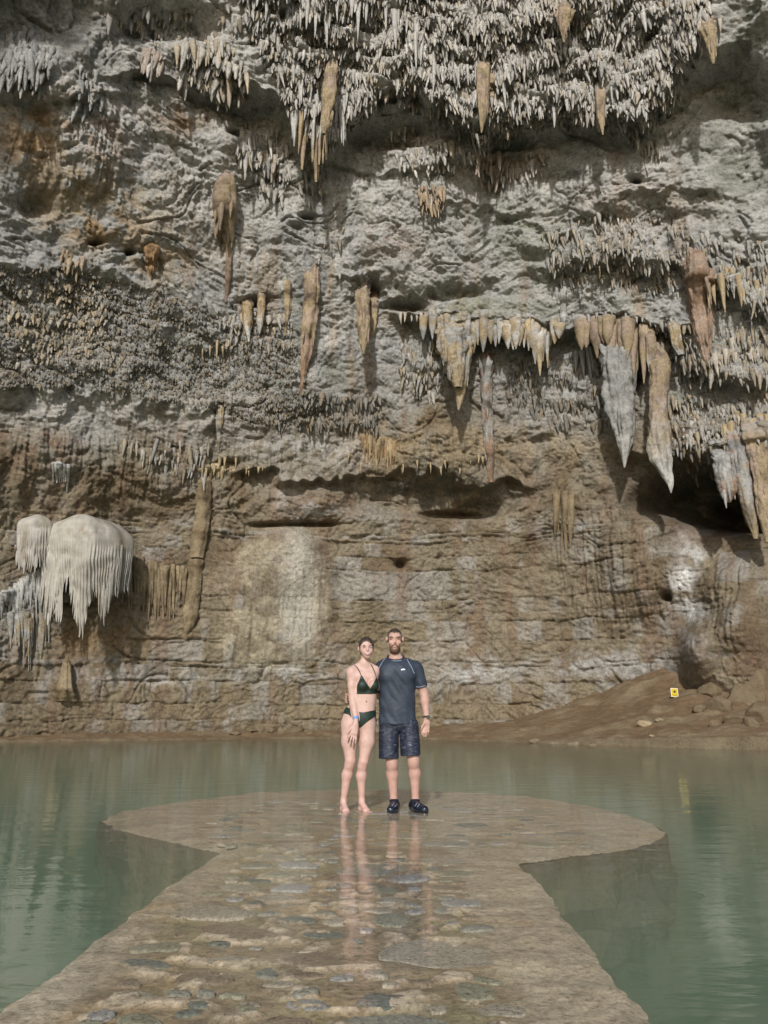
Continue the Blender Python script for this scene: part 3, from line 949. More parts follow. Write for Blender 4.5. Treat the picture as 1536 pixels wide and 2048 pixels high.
field('stalactite_field', [(940, 310), (1110, 305), (1090, 350), (960, 370)], 9, (10, 24), (2.2, 4), [C_PINK, C_PALE * .9], -0.3, .2)
field('stalactite_field', [(1290, 280), (1330, 300), (1320, 350), (1270, 320)], 10, (14, 30), (2.4, 4), PALES, -0.6, .2)
LEFTP = [(-20, 530), (120, 535), (240, 560), (350, 590), (440, 640), (590, 680), (620, 760), (690, 850), (520, 855), (400, 815), (250, 790), (100, 770), (-20, 785)]
field('popcorn_field', LEFTP, 5.6, (2.5, 6.5), (1.8, 3.1), DARKS, -0.55, .7, 'dense crust of short knobbly dripstone above the pale band of wall')
field('popcorn_field', [(30, 570), (210, 560), (230, 730), (0, 740)], 8, (5, 12), (2.2, 4), [C_TAN, C_TAN * 1.2, C_PALE * .8], -0.3, .6)
field('popcorn_field', [(540, 790), (760, 780), (760, 870), (560, 865)], 9, (6, 16), (2.4, 4), DARKS, -0.3, .4)
field('popcorn_field', [(430, 620), (590, 630), (590, 700), (450, 690)], 9.5, (8, 18), (2.6, 4.2), MIDS, -0.4, .4)
field('stalactite_field', [(1080, 470), (1200, 425), (1350, 440), (1540, 480), (1540, 640), (1400, 620), (1250, 565), (1100, 565)], 8, (6, 18), (1.9, 3.6), MIDS + PALES[:1], -0.3, .25, 'ragged patches of stalactites across the right of the grey wall')
field('stalactite_field', [(1300, 640), (1540, 660), (1540, 790), (1410, 790), (1330, 720)], 8, (8, 22), (2.2, 4), MIDS, -0.45, .3)
field('stalactite_field', [(1330, 790), (1540, 800), (1540, 900), (1440, 900), (1340, 890)], 8, (8, 20), (2.2, 4), MIDS, -0.45, .3)
field('popcorn_field', [(1010, 720), (1210, 700), (1215, 850), (1120, 860), (1010, 800)], 9, (7, 18), (2.4, 4), DARKS, -0.25, .3)
field('popcorn_field', [(800, 690), (890, 680), (900, 790), (840, 800), (800, 760)], 9, (8, 20), (2.5, 4.2), MIDS, -0.4, .3)
field('popcorn_field', [(1310, 880), (1440, 880), (1430, 950), (1330, 950)], 10, (8, 18), (2.5, 4), DARKS, -0.4, .3)
field('stalactite_field', [(620, 430), (700, 420), (690, 560), (630, 560)], 13, (8, 20), (2.4, 4), MIDS, 0.0, .25)
field('stalactite_field', [(830, 370), (890, 375), (885, 415), (850, 425)], 7, (10, 24), (2.4, 4), [C_PINK, C_TAN], -0.9, .25)
field('stalactite_field', [(120, 500), (170, 510), (165, 545), (125, 545)], 8, (10, 20), (2.5, 4), [C_PINK, C_TAN], -0.9, .25)
field('stalactite_field', [(220, 880), (420, 880), (420, 960), (300, 930)], 12, (12, 26), (2.4, 4), MIDS, -0.2, .12)

def lip_y(x, y0, span=34):
    """the row near y0 where the rock falls back: the edge of the overhang a stalactite hangs from"""
    ys = np.arange(y0 - span, y0 + span, 2.0)
    d = ZB[np.clip(((ys + 32) / 2).astype(int), 0, GH - 1), int(np.clip((x + 32) / 2, 0, GW - 1))]
    j = d[4:] - d[:-4]
    k = int(np.argmax(j))
    return ys[k + 1] if j[k] > 0.12 else y0


# ------------------------------------------------------------------ larger stalactites hanging along the ledges (parts of the wall)
M_SPIKE = [rock_material('spike_%d' % k, attr=False, base=tuple(c), bump=0.4, scale=2.0, speck=0.5) for k, c in enumerate([C_PALE * .95, C_TAN * 1.2, C_PALE * np.array([.95, .86, .76]), C_GREY * 1.15])]
spike_me = []
for k in range(8):
    r = np.random.default_rng(700 + k)
    ns, nr = 9, 9
    t = np.linspace(-0.12, 0.97, nr)
    a = np.linspace(0, 2 * np.pi, ns, endpoint=False)
    T, Aa = np.meshgrid(t, a, indexing='ij')
    rad = np.clip(1 - np.clip(T, 0, 1), 0.02, 1) ** r.uniform(.55, .95) * (1 + 0.22 * np.sin(3 * Aa + r.uniform(0, 6) + T * 2) + r.uniform(-.16, .16, T.shape))
    bx_, by_ = r.normal(0, .35, 2)
    v = np.stack([rad * np.cos(Aa) + bx_ * T * T, rad * np.sin(Aa) + by_ * T * T, -T], -1).reshape(-1, 3)
    fc = []
    for i in range(nr - 1):
        for j in range(ns):
            j2 = (j + 1) % ns
            fc.append((i * ns + j, (i + 1) * ns + j, (i + 1) * ns + j2, i * ns + j2))
    v = np.vstack([v, [[bx_, by_, -1.0]]])
    fc += [((nr - 1) * ns + j, nr * ns, (nr - 1) * ns + (j + 1) % ns) for j in range(ns)]
    for mm in M_SPIKE:
        o = mesh_obj('stalactite', v, fc, mm)
        spike_me.append(o.data)
        bpy.data.objects.remove(o)


def spike(px, py, len_px, w_px, mi=None):
    len_px, w_px = len_px * .7, w_px * .72
    p = surf(px, py)
    to = EYE - p
    d = np.linalg.norm(to)
    m = d / FPX
    el = math.asin(-to[2] / d)
    o = bpy.data.objects.new('stalactite', spike_me[SR.randrange(8) * 4 + (SR.choice([0, 1, 2, 3]) if mi is None else mi)])
    COL.objects.link(o)
    o.parent = wall
    o.location = p + to / d * (0.3 * w_px * m)
    o.scale = (w_px * m / 2, w_px * m / 2, len_px * m / math.cos(el) * 0.95)
    o.rotation_euler = (SR.uniform(-.05, .05), SR.uniform(-.05, .05), SR.uniform(0, 6.28))


def spikes_along(pts, n, len_rng, w_rng, off=(-14, 0), mi=None):
    xs = [p[0] for p in pts]
    ys = [p[1] for p in pts]
    for k in range(n):
        x = lerp(xs[0], xs[-1], (k + SR.uniform(0, 1)) / n)
        L = SR.uniform(*len_rng) * SR.choice([.6, .8, 1, 1.3])
        spike(x, lip_y(x, np.interp(x, xs, ys) + SR.uniform(*off), 20) - 3, L, SR.uniform(*w_rng) * (0.7 + 0.3 * L / len_rng[1]), mi)


spikes_along([(580, 190), (640, 200), (700, 195)], 16, (40, 90), (9, 14), (-20, 30), 0)
spikes_along([(600, 250), (620, 265), (655, 265)], 8, (50, 85), (10, 15), (-10, 10), 1)
spikes_along([(860, 110), (960, 135), (1010, 150)], 9, (30, 60), (9, 13), (-10, 10), 0)
spikes_along([(1020, 200), (1120, 205), (1300, 225)], 22, (20, 46), (7, 11), (-25, 20), 0)
spikes_along([(760, 30), (830, 70), (850, 110)], 10, (40, 70), (9, 14), (-20, 20), 0)
spikes_along([(480, 10), (640, 15), (760, 5)], 16, (30, 60), (8, 14), (-20, 20), 0)
spikes_along([(1085, 0), (1180, 5), (1210, 10)], 6, (24, 40), (8, 12), (-5, 10), 2)
spikes_along([(1390, 40), (1440, 50)], 5, (30, 50), (9, 12), (-10, 10), 2)
spikes_along([(790, 625), (870, 640), (900, 645)], 9, (20, 40), (8, 12), (-10, 6), 2)
spikes_along([(1090, 575), (1130, 570), (1170, 580)], 5, (16, 40), (6, 9), (-10, 10), 3)
spikes_along([(1120, 640), (1200, 620), (1260, 630), (1350, 640)], 16, (14, 34), (6, 10), (-6, 6), 3)
spikes_along([(1150, 700), (1200, 700)], 5, (50, 100), (12, 18), (-10, 20), 3)
spikes_along([(1400, 560), (1470, 560), (1536, 580)], 12, (30, 70), (10, 18), (-20, 30), 1)
spikes_along([(1420, 700), (1480, 690), (1536, 690)], 10, (24, 55), (9, 16), (-10, 20), 2)
spikes_along([(1440, 840), (1536, 830)], 8, (30, 70), (12, 20), (-10, 20), 1)
spikes_along([(1340, 880), (1420, 880)], 7, (20, 45), (8, 13), (-10, 10), 3)
spikes_along([(390, 690), (440, 690), (470, 690)], 5, (24, 44), (6, 9), (-6, 6), 1)
spikes_along([(690, 930), (850, 930), (1000, 935)], 16, (12, 30), (5, 9), (-6, 8), 1)
spikes_along([(400, 930), (480, 935), (540, 930)], 9, (18, 36), (6, 9), (-8, 8), 1)
spikes_along([(850, 395), (885, 400)], 4, (20, 36), (7, 10), (-4, 6), 2)

# ------------------------------------------------------------------ the big formations: each one a thing
FORM = []


def tube(path, col, hug=True, proud=0.45, sides=44, rings=84, flute=0.26, knob=0.26, seed=0, flat=0.8, hang_off=0.3, sat=0, square=0.0, foot=False):
    """path: (px, py, width_px) down the picture -> vertices, faces, colours of one dripstone body standing on or off the rock"""
    path = np.array(path, float)
    if not hug:
        ly = lip_y(path[0, 0], path[0, 1], 26)
        path[0, 1] = min(ly - 8, path[1, 1] - 6)
    py = np.linspace(path[0, 1], path[-1, 1], rings)
    px = np.interp(py, path[:, 1], path[:, 0])
    w = np.interp(py, path[:, 1], path[:, 2]) * 0.8
    if not hug and path[:, 2].max() > 24 and sides > 12:
        w = w * (1 + 0.45 * np.exp(-np.linspace(0, 1, rings) / .09))
    s = surf(px, py)
    q = s - EYE
    dep = q @ FWD
    m = dep / FPX
    r = w * m / 2
    yy = s[:, 1] - proud * r
    k = np.ones(9) / 9
    yy = np.convolve(np.pad(yy, 4, 'edge'), k, 'valid')
    if not hug:
        yy = np.minimum(yy, yy[0] - hang_off * r)
        yy[:] = np.minimum.accumulate(yy) if False else np.minimum(yy, yy[:6].mean())
        ramp_ = sstep(0.0, 0.3, np.linspace(0, 1, rings))
        yy = lerp(np.maximum(s[:, 1], yy) + 1.1 * r, yy, ramp_)
    else:
        yy = yy + (0 if square else 1.2) * r * (1 - sstep(0.0, 0.10, np.linspace(0, 1, rings)))
        if foot:
            yy = yy + 1.3 * r * sstep(0.7, 1.0, np.linspace(0, 1, rings))
    C = np.array([at_y(a, b, y) for a, b, y in zip(px, py, yy)])
    m = ((C - EYE) @ FWD) / FPX
    r = w * m / 2
    a = np.linspace(0, 2 * np.pi, sides, endpoint=False)
    Aa, T = np.meshgrid(a, np.arange(rings), indexing='ij')
    base = np.stack([C[T, 0] + r[T] * np.cos(Aa), C[T, 1] + flat * r[T] * np.sin(Aa), C[T, 2]], -1).reshape(-1, 3)
    fl = np.stack([np.cos(Aa).ravel() * 2.2 + seed, np.sin(Aa).ravel() * 2.2, base[:, 2] * 0.25], -1)
    mod = 1 + flute * noise(fl, 0.75, seed) + 0.7 * flute * (0.5 - np.abs(noise(fl, 0.33, seed + 1))) + knob * fbm(base, (.4, .4, .8), 4, seed + 3, .6) + 0.5 * knob * (np.abs(noise(base, (.12, .12, .25), seed + 8)) - .2)
    mod = mod.reshape(sides, rings)
    if square:
        mod = mod * (1 + square * (1 / np.maximum(np.abs(np.cos(Aa + .5)), np.abs(np.sin(Aa + .5))) - 1))
    V = np.stack([C[T, 0] + r[T] * mod * np.cos(Aa), C[T, 1] + flat * r[T] * mod * np.sin(Aa), C[T, 2] + 0.05 * r[T] * noise(base, .3, seed + 5).reshape(sides, rings)], -1).reshape(-1, 3)
    F = grid_faces(sides, rings, True)
    n1 = fbm(base, 0.6, 3, seed + 11)
    cols = np.array(col)
    if cols.ndim == 1:
        cols = np.stack([cols, cols * 0.8])
    Kc = lerp(cols[0], cols[1], sstep(-0.4, 0.5, n1)[:, None])
    if len(cols) > 2:
        Kc = lerp(Kc, cols[2], (sstep(0.45, 0.95, T.ravel() / rings + 0.15 * n1))[:, None])
    if not hug:
        Kc = lerp(C_GREY * 1.1, Kc, sstep(0.0, 0.2, T.ravel() / rings + .08 * n1)[:, None])
    Kc = Kc * (1 - 0.38 * sstep(0.05, 0.55, fbm(base * np.array([1, 1, .3]), .28, 3, seed + 15)))[:, None]
    if sat:
        rg = np.random.default_rng(seed * 3 + 1)
        Vs, Fs, Ks, nn = [V], [F], [Kc], len(V)
        for q in range(sat):
            i = int(rings * rg.uniform(0.2, 0.78))
            an = rg.uniform(-math.pi, 0) if rg.random() < .6 else rg.choice([0.0, math.pi]) + rg.uniform(-.4, .2)
            rr = min(r[i] * rg.uniform(.16, .32), rg.uniform(.05, .13))
            b0 = C[i] + np.array([math.cos(an) * r[i] * .82, math.sin(an) * r[i] * flat * .82, 0])
            Lc = rr * rg.uniform(4, 11)
            lean = np.array([C[min(i + 8, rings - 1), 0] - C[i, 0], 0, 0]) * .4
            tq = np.array([-.25, .1, .4, .7, .92, 1.0])
            rq = np.array([.35, 1, .85, .6, .3, .03]) * rr
            aq = np.linspace(0, 2 * np.pi, 8, endpoint=False)
            TT, AA = np.meshgrid(np.arange(6), aq, indexing='ij')
            wob = 1 + rg.uniform(-.2, .2, TT.shape)
            vv = np.stack([b0[0] + lean[0] * tq[TT] + rq[TT] * wob * np.cos(AA), b0[1] + rq[TT] * wob * np.sin(AA), b0[2] - Lc * tq[TT]], -1)
            vv = vv.transpose(1, 0, 2).reshape(-1, 3)
            Vs.append(vv); Fs.append(grid_faces(8, 6, True) + nn); nn += len(vv)
            Ks.append(np.tile(lerp(cols[0], cols[1], rg.random()) * rg.uniform(.8, 1.05), (len(vv), 1)))
        return np.vstack(Vs), np.vstack(Fs), np.vstack(Ks)
    return V, F, Kc


def formation(name, label, category, tubes, mat=None, group=None):
    V, F, K, n = [], [], [], 0
    for t in tubes:
        V.append(t[0]); F.append(t[1] + n); K.append(t[2]); n += len(t[0])
    o = mesh_obj(name, np.vstack(V), np.vstack(F), mat or M_DRIP, colors=np.clip(np.vstack(K), .02, .75))
    tag(o, label, category, group)
    FORM.append(o)
    return o


def st(label, paths, col, hug=False, group=None, **kw):
    return formation('stalactite', label, 'stalactite', [tube(p, col, hug, seed=20 + 7 * i + len(FORM), sat=int(max(q[2] for q in p) / 3.0) if max(q[2] for q in p) > 24 else 0, **kw) for i, p in enumerate(paths)], group=group)


TANP = [C_TAN * 1.2, C_PINK * .95, C_TAN * 1.1]
GREYP = [C_PALE * .68, C_GREY * .8, C_PALE * .75]
st('long orange tan stalactite hanging alone from the bright stalactite ceiling', [[(966, 128, 34), (966, 190, 30), (965, 235, 17), (963, 266, 3)], [(984, 140, 16), (984, 200, 12), (982, 232, 3)]], TANP, flute=.1, knob=.08)
st('short tan stalactite with a forked tip, in the bright ceiling fringe over grey rock', [[(1201, 178, 26), (1202, 235, 20), (1206, 270, 3)], [(1194, 185, 14), (1197, 250, 8), (1198, 265, 2)]], TANP, flute=.1, knob=.1)
st('cream stalactite with a broad top hanging from the topmost ledge', [[(1130, 5, 60), (1128, 40, 30), (1128, 85, 4)]], TANP)
st('tapered tan stalactite beside the dark hollow of the ceiling', [[(1410, 45, 40), (1422, 85, 26), (1427, 128, 4)]], TANP)
st('tall pale stalactite leading a cluster of long spikes at the ceiling edge', [[(665, 140, 26), (658, 200, 34), (652, 250, 26), (648, 268, 8)], [(653, 255, 14), (653, 320, 4)], [(608, 250, 16), (604, 340, 5)], [(628, 262, 16), (632, 365, 5)], [(640, 270, 12), (638, 330, 4)]], TANP, flute=.15)
st('bulbous brown stalactite with a thin dark tail on bare rock', [[(455, 345, 26), (450, 375, 54), (449, 410, 60), (452, 445, 50), (456, 480, 28), (458, 500, 14), (456, 560, 14), (452, 605, 4)], [(438, 430, 20), (440, 480, 10), (442, 500, 3)]], [C_PINK * .85, C_TAN, C_RUST], hug=True, proud=.55, knob=.1, flute=.08)
st('long rusty stalactite streak running down the grey wall', [[(624, 535, 34), (622, 620, 40), (614, 690, 30), (606, 750, 14), (602, 795, 4)]], [C_TAN * 1.1, C_PINK, C_RUST * 1.3], hug=True, proud=.5)
st('slim tan stalactite beside the long rusty streak', [[(576, 560, 18), (574, 620, 16), (570, 672, 4)]], TANP, hug=True, proud=.6)
st('twin pronged brown stalactite under a small black hole', [[(722, 592, 34), (728, 650, 32), (726, 690, 16), (727, 708, 4)], [(750, 590, 22), (748, 650, 16), (746, 672, 4)]], [C_TAN * 1.05, C_PINK * .9, C_TAN])
st('pair of stubby tan stalactites under a low arch in the wall', [[(492, 608, 28), (496, 650, 22), (498, 684, 4)], [(524, 612, 18), (520, 645, 14), (519, 668, 3)]], [C_ORANGE * .8, C_TAN * 1.2, C_PALE])
st('massive clustered stalactite with a smooth tan tip, by the fringe of curtains', [[(900, 650, 70), (905, 700, 62), (912, 745, 36), (916, 775, 18)], [(928, 655, 46), (930, 710, 34), (922, 770, 26), (918, 806, 14), (917, 820, 3)], [(888, 660, 34), (894, 720, 18), (898, 745, 3)], [(941, 670, 22), (940, 720, 10), (938, 740, 3)]], [C_TAN * 1.15, C_GREY * 1.1, C_TAN * 1.1], flute=.25)
st('narrow rusty drip column reaching down the bare wall', [[(974, 712, 40), (973, 760, 26), (974, 830, 24), (978, 900, 22), (982, 965, 12)]], [C_GREY * 1.1, C_PINK * .8, C_RUST * 1.3], hug=True, proud=.7)
st('thin pale stalactite like a straw on green grey rock', [[(1127, 575, 15), (1126, 640, 12), (1124, 682, 4)]], [C_PALE * .85, C_GREY], hug=True, proud=.7)
st('huge grey white stalactite tapering to a needle over brown wall', [[(1226, 665, 66), (1232, 720, 66), (1240, 790, 68), (1245, 840, 56), (1250, 885, 34), (1250, 915, 15), (1249, 935, 3)], [(1212, 668, 30), (1216, 740, 26), (1222, 800, 14), (1226, 840, 4)], [(1258, 668, 34), (1262, 740, 28), (1262, 800, 16), (1262, 850, 4)]], GREYP, flute=.3, knob=.3)
st('huge brown stalactite with a bent white tip before the dark cavity', [[(1312, 650, 48), (1318, 710, 46), (1320, 770, 42), (1314, 830, 46), (1318, 880, 50), (1324, 920, 42), (1334, 950, 26), (1341, 970, 13), (1342, 986, 3)], [(1298, 655, 24), (1302, 720, 18), (1306, 770, 4)]], [C_TAN * .95, C_PINK * .75, C_PALE * .9], flute=.3, knob=.3)
st('broad pinkish stalactite pitted and tapering, on the right of the wall', [[(1392, 500, 40), (1397, 560, 56), (1402, 620, 56), (1406, 670, 38), (1412, 712, 18), (1416, 735, 4)], [(1378, 520, 26), (1384, 590, 22), (1390, 640, 6)], [(1418, 540, 26), (1420, 600, 20), (1420, 650, 5)]], [C_PINK * .85, C_RUST * 1.4, C_PINK], hug=True, proud=.6, knob=.2)
st('grey ribbed stalactite with a blunt brown end beside the cavity', [[(1440, 880, 40), (1447, 940, 46), (1456, 985, 36), (1458, 1005, 8)]], [C_GREY, C_PALE * .8, C_RUST * 1.3])
st('long leaning stalactite with many joints below the right ledge', [[(1462, 850, 46), (1480, 930, 44), (1496, 1000, 34), (1508, 1050, 24), (1512, 1078, 10)]], [C_GREY * 1.05, C_PINK * .9, C_TAN * .9])
st('thick tan stalactite reaching lowest at the edge of the cavity', [[(1505, 840, 46), (1520, 930, 50), (1530, 1010, 40), (1537, 1085, 14)]], [C_TAN, C_PINK, C_TAN])
st('small thin stalactite with a rusty streak beneath it on pale rock', [[(440, 812, 18), (438, 860, 12), (437, 905, 3)]], [C_PALE * .8, C_TAN], hug=True, proud=.6)
st('short rust brown stalactite under orange staining', [[(304, 492, 40), (304, 515, 26), (303, 545, 10), (302, 560, 2)]], [C_ORANGE * .8, C_RUST * 1.3], hug=True, proud=.4)
st('stout stalactite leaning out beside the huge brown one', [[(1345, 655, 26), (1355, 690, 24), (1362, 710, 12)]], [C_TAN * 1.1, C_PALE * .9])


def drapery(label, x0, x1, ytop, ybot, n, w, cols, hug=False, name='drapery', proud=.5, mat=None):
    tb = []
    r = np.random.default_rng(int(x0 * 7 + x1))
    for k in range(n):
        u = (k + r.uniform(.2, .8)) / n
        x = lerp(x0, x1, u)
        yt = np.interp(x, [p[0] for p in ytop], [p[1] for p in ytop]) + r.uniform(-4, 4)
        yb = np.interp(x, [p[0] for p in ybot], [p[1] for p in ybot])
        L = (yb - yt) * r.choice([r.uniform(.45, .7), r.uniform(.7, 1.05), r.uniform(.85, 1.1)])
        ww = w * r.uniform(.9, 2.1)
        dx = r.uniform(-.04, .04) * L
        tb.append(tube([(x, yt, ww), (x + dx * .3, yt + L * .4, ww * .72), (x + dx * .7, yt + L * .78, ww * .34), (x + dx, yt + L, 2)], [np.array(c) * r.uniform(.85, 1.12) for c in cols], hug, proud=proud, sides=10, rings=22, flute=.2, knob=.2, seed=int(x) % 97))
    return formation(name, label, 'drapery', tb, mat)


drapery('pale fringed stone curtain hanging below the green grey ledge', 1005, 1120, [(1000, 655), (1120, 652)], [(1000, 690), (1035, 715), (1060, 700), (1078, 748), (1095, 735), (1120, 672)], 15, 17, [C_TAN * 1.2, C_PALE * .95])
drapery('short brown fringe of stone between two large stalactites', 1160, 1300, [(1155, 655), (1300, 650)], [(1160, 700), (1200, 720), (1260, 765), (1285, 765), (1300, 720)], 14, 22, [C_TAN, C_PINK * .9])
drapery('low fringe of small brown drips along the grey ledge', 840, 1005, [(840, 640), (1005, 660)], [(840, 680), (920, 700), (975, 715), (1005, 690)], 16, 14, [C_TAN, C_GREY * 1.1])
drapery('brown ribbed stone curtain between white flowstone and slanting slab', 243, 372, [(240, 1105), (300, 1125), (372, 1135)], [(240, 1250), (300, 1248), (372, 1235)], 26, 10, [C_TAN * .9, C_BROWN * 1.15], hug=True, proud=.8)
drapery('thin grey drip curtain above the water at the left bank', 15, 98, [(15, 1225), (98, 1225)], [(15, 1300), (60, 1350), (98, 1300)], 17, 9, [C_GREY, C_TAN * .9], hug=True, proud=.7)
drapery('grey icicle fringe beside the white flowstone dome', -6, 100, [(-6, 1190), (40, 1165), (80, 1130), (100, 1130)], [(-6, 1245), (50, 1240), (70, 1245), (100, 1232)], 24, 9, [C_GREY * 1.2, C_PALE * .85], hug=True, proud=.9)
drapery('small white drips flaring from the brown upper band of wall', 104, 138, [(104, 925), (138, 930)], [(104, 965), (138, 985)], 8, 8, [C_PALE, C_GREY], hug=True, proud=.7)
drapery('orange brown ribbed curtain at the centre of the wall', 722, 800, [(722, 872), (800, 880)], [(722, 935), (760, 950), (800, 925)], 15, 9, [C_ORANGE * .7, C_TAN], hug=True, proud=.5)
drapery('brown hanging flowstone tongue on the right mound', 1108, 1148, [(1108, 982), (1148, 982)], [(1108, 1080), (1128, 1120), (1148, 1080)], 6, 12, [C_BROWN * 1.2, C_TAN * .8], hug=True, proud=.4)
drapery('dark stained fringe above the narrow drip column', 400, 470, [(400, 935), (470, 925)], [(400, 960), (440, 975), (470, 950)], 12, 9, [C_TAN, C_TAN * 1.2], hug=True, proud=.6)


# flowstone domes: smooth bells with a skirt of long drips
def flow_dome(name, label, cx, top, hw, lens, cols, seed, flutes, depth=0.75, out=0.2):
    c = surf(np.array([cx - hw * .6, cx, cx + hw * .6]), np.array([top + 90.] * 3))
    y0 = c[:, 1].min() - out
    m = ((at_y(cx, top + 60, y0) - EYE) @ FWD) / FPX
    na, nv = 260, 70
    a = np.linspace(R_(-105), R_(105), na)
    rg = np.random.default_rng(seed)
    ph = a / R_(210) * flutes + 0.5 * np.sin(a * 3.1) + 0.3 * np.sin(a * 7.7 + 1)
    fi = np.floor(ph).astype(int)
    fr_ = ph - fi
    jl = rg.uniform(-1, 1, 400)
    xo = np.sin(a) * hw
    Lb = np.interp(xo + cx, [p[0] for p in lens], [p[1] for p in lens]) - top
    Lr = Lb * (1 + 0.13 * jl[fi + 150]) - 30 * (np.abs(fr_ - 0.5) * 2) ** 2
    t = np.linspace(0, 1, nv)
    V, K = [], []
    grow = 1 - np.abs(fr_ - .5) * 2
    for i in range(na):
        yv = top + np.where(t < .45, t / .45 * hw * .7, hw * .7 + (t - .45) / .55 * np.maximum(Lr[i] - hw * .7, 4)) + 3.0 * math.sin(a[i] * 2.3 + seed)
        q = np.clip((t / .45) * 1.1, 0, 1)
        rad = hw * np.sqrt(1 - (1 - q) ** 2)
        late = sstep(0.4, 0.8, t)
        rad = rad * (1 + 0.05 * math.cos(a[i] * 4.3 + seed) + 0.03 * math.sin(a[i] * 9 + seed)) * (1 + 0.06 * late * (grow[i] - .5)) * (1 - 0.12 * sstep(.4, 1, t))
        x = cx + np.sin(a[i]) * rad
        dy = -np.cos(a[i]) * rad * m * depth - 0.05 * late * (grow[i] - .4)
        for j in range(nv):
            V.append(at_y(x[j], yv[j], y0) + np.array([0, dy[j], 0]))
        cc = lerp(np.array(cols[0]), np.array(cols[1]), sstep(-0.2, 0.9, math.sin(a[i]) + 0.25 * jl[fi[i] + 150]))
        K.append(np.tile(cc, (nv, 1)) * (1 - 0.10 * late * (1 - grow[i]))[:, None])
    V = np.array(V)
    V[:, 1] += 0.05 * noise(V, 0.3, seed) - 0.10 * np.abs(noise(V, 0.8, seed + 1))
    V[:, 0] += 0.04 * noise(V, (.5, .5, 1.2), seed + 2)
    # project the front bulge back so the bell keeps its outline
    st_n = fbm(V * np.array([1, 1, .25]), .35, 3, seed + 5)
    o = mesh_obj(name, V, grid_faces(na, nv), M_FLOW, colors=np.clip(lerp(np.vstack(K), C_TAN * .9, (sstep(.15, .7, st_n) * .6)[:, None]), 0, .8))
    tag(o, label, 'flowstone')
    FORM.append(o)
    # drips
    n = flutes
    for k in range(n):
        x = lerp(cx - hw * .93, cx + hw * .93, (k + rg.uniform(.2, .8)) / n)
        yb = np.interp(x, [p[0] for p in lens], [p[1] for p in lens]) * 1.0 + rg.uniform(-26, 8)
        L = rg.uniform(50, 110) * hw / 80
        ang_ = math.asin(np.clip((x - cx) / hw, -1, 1))
        base = at_y(x, yb - L, y0) + np.array([0, -math.cos(ang_) * hw * .84 * m * depth, 0])
        tip = at_y(x + rg.uniform(-3, 3), yb + 4, y0)
        Lw = base[2] - tip[2]
        ns, nr = 8, 12
        tt_ = np.linspace(0, 1, nr)
        aa = np.linspace(0, 2 * np.pi, ns, endpoint=False)
        T, Ag = np.meshgrid(tt_, aa, indexing='ij')
        rr = (rg.uniform(2.6, 4.6) * m) * (1 - T ** 2.2 * 0.9) * (0.6 + 0.4 * np.sin(np.clip(T * 2.2, 0, 1) * 1.57))
        vv = np.stack([rr * np.cos(Ag) + 0.02 * T, rr * np.sin(Ag), -T * Lw], -1).reshape(-1, 3)
        ff = [(i * ns + j, (i + 1) * ns + j, (i + 1) * ns + (j + 1) % ns, i * ns + (j + 1) % ns) for i in range(nr - 1) for j in range(ns)]
        ff.append(tuple((nr - 1) * ns + j for j in range(ns))[::-1])
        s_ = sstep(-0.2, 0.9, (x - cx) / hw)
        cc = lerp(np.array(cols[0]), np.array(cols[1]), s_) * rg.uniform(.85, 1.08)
        d = mesh_obj('drip', vv + base, ff, M_FLOW, parent=o, colors=np.tile(np.clip(cc, 0, .8), (len(vv), 1)))
    return o


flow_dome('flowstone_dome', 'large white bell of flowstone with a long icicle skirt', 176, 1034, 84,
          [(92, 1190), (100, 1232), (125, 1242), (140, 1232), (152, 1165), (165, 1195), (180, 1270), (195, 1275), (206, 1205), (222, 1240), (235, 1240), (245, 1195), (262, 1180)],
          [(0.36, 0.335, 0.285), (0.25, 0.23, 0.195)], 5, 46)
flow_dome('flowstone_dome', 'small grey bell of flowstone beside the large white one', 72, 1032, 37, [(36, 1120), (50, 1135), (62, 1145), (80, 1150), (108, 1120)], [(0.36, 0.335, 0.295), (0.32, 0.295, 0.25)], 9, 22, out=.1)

# the slanting slab, cracked across
slab = empty('stone_slab', tuple(surf(380, 1262)), 'long slanting brown slab of stone, cracked across, leaning on the wall', 'stone slab')
for k, p in enumerate([[(410, 952, 18), (409, 962, 32), (404, 1040, 34), (392, 1116, 31)], [(392, 1119, 31), (386, 1180, 33), (379, 1235, 31), (376, 1256, 22), (373, 1268, 6)]]):
    v, f_, kk = tube(p, [C_BROWN * 1.15, C_TAN * .85], True, proud=.3, sides=32, rings=70, flute=.05, knob=.12, seed=60 + k, flat=.6, square=.75)
    o = mesh_obj('slab_piece', v, f_, M_DRIP, colors=np.clip(kk, 0, .8))
    adopt(slab, o)

st_m = tube([(133, 1312, 3), (133, 1330, 22), (132, 1360, 30), (131, 1385, 44), (130, 1402, 70)], [C_BROWN * 1.2, C_TAN * .8], True, proud=.9, seed=81, knob=.12, foot=True)
formation('stalagmite', 'brown pointed stalagmite standing at the foot of the wall', 'stalagmite', [st_m])


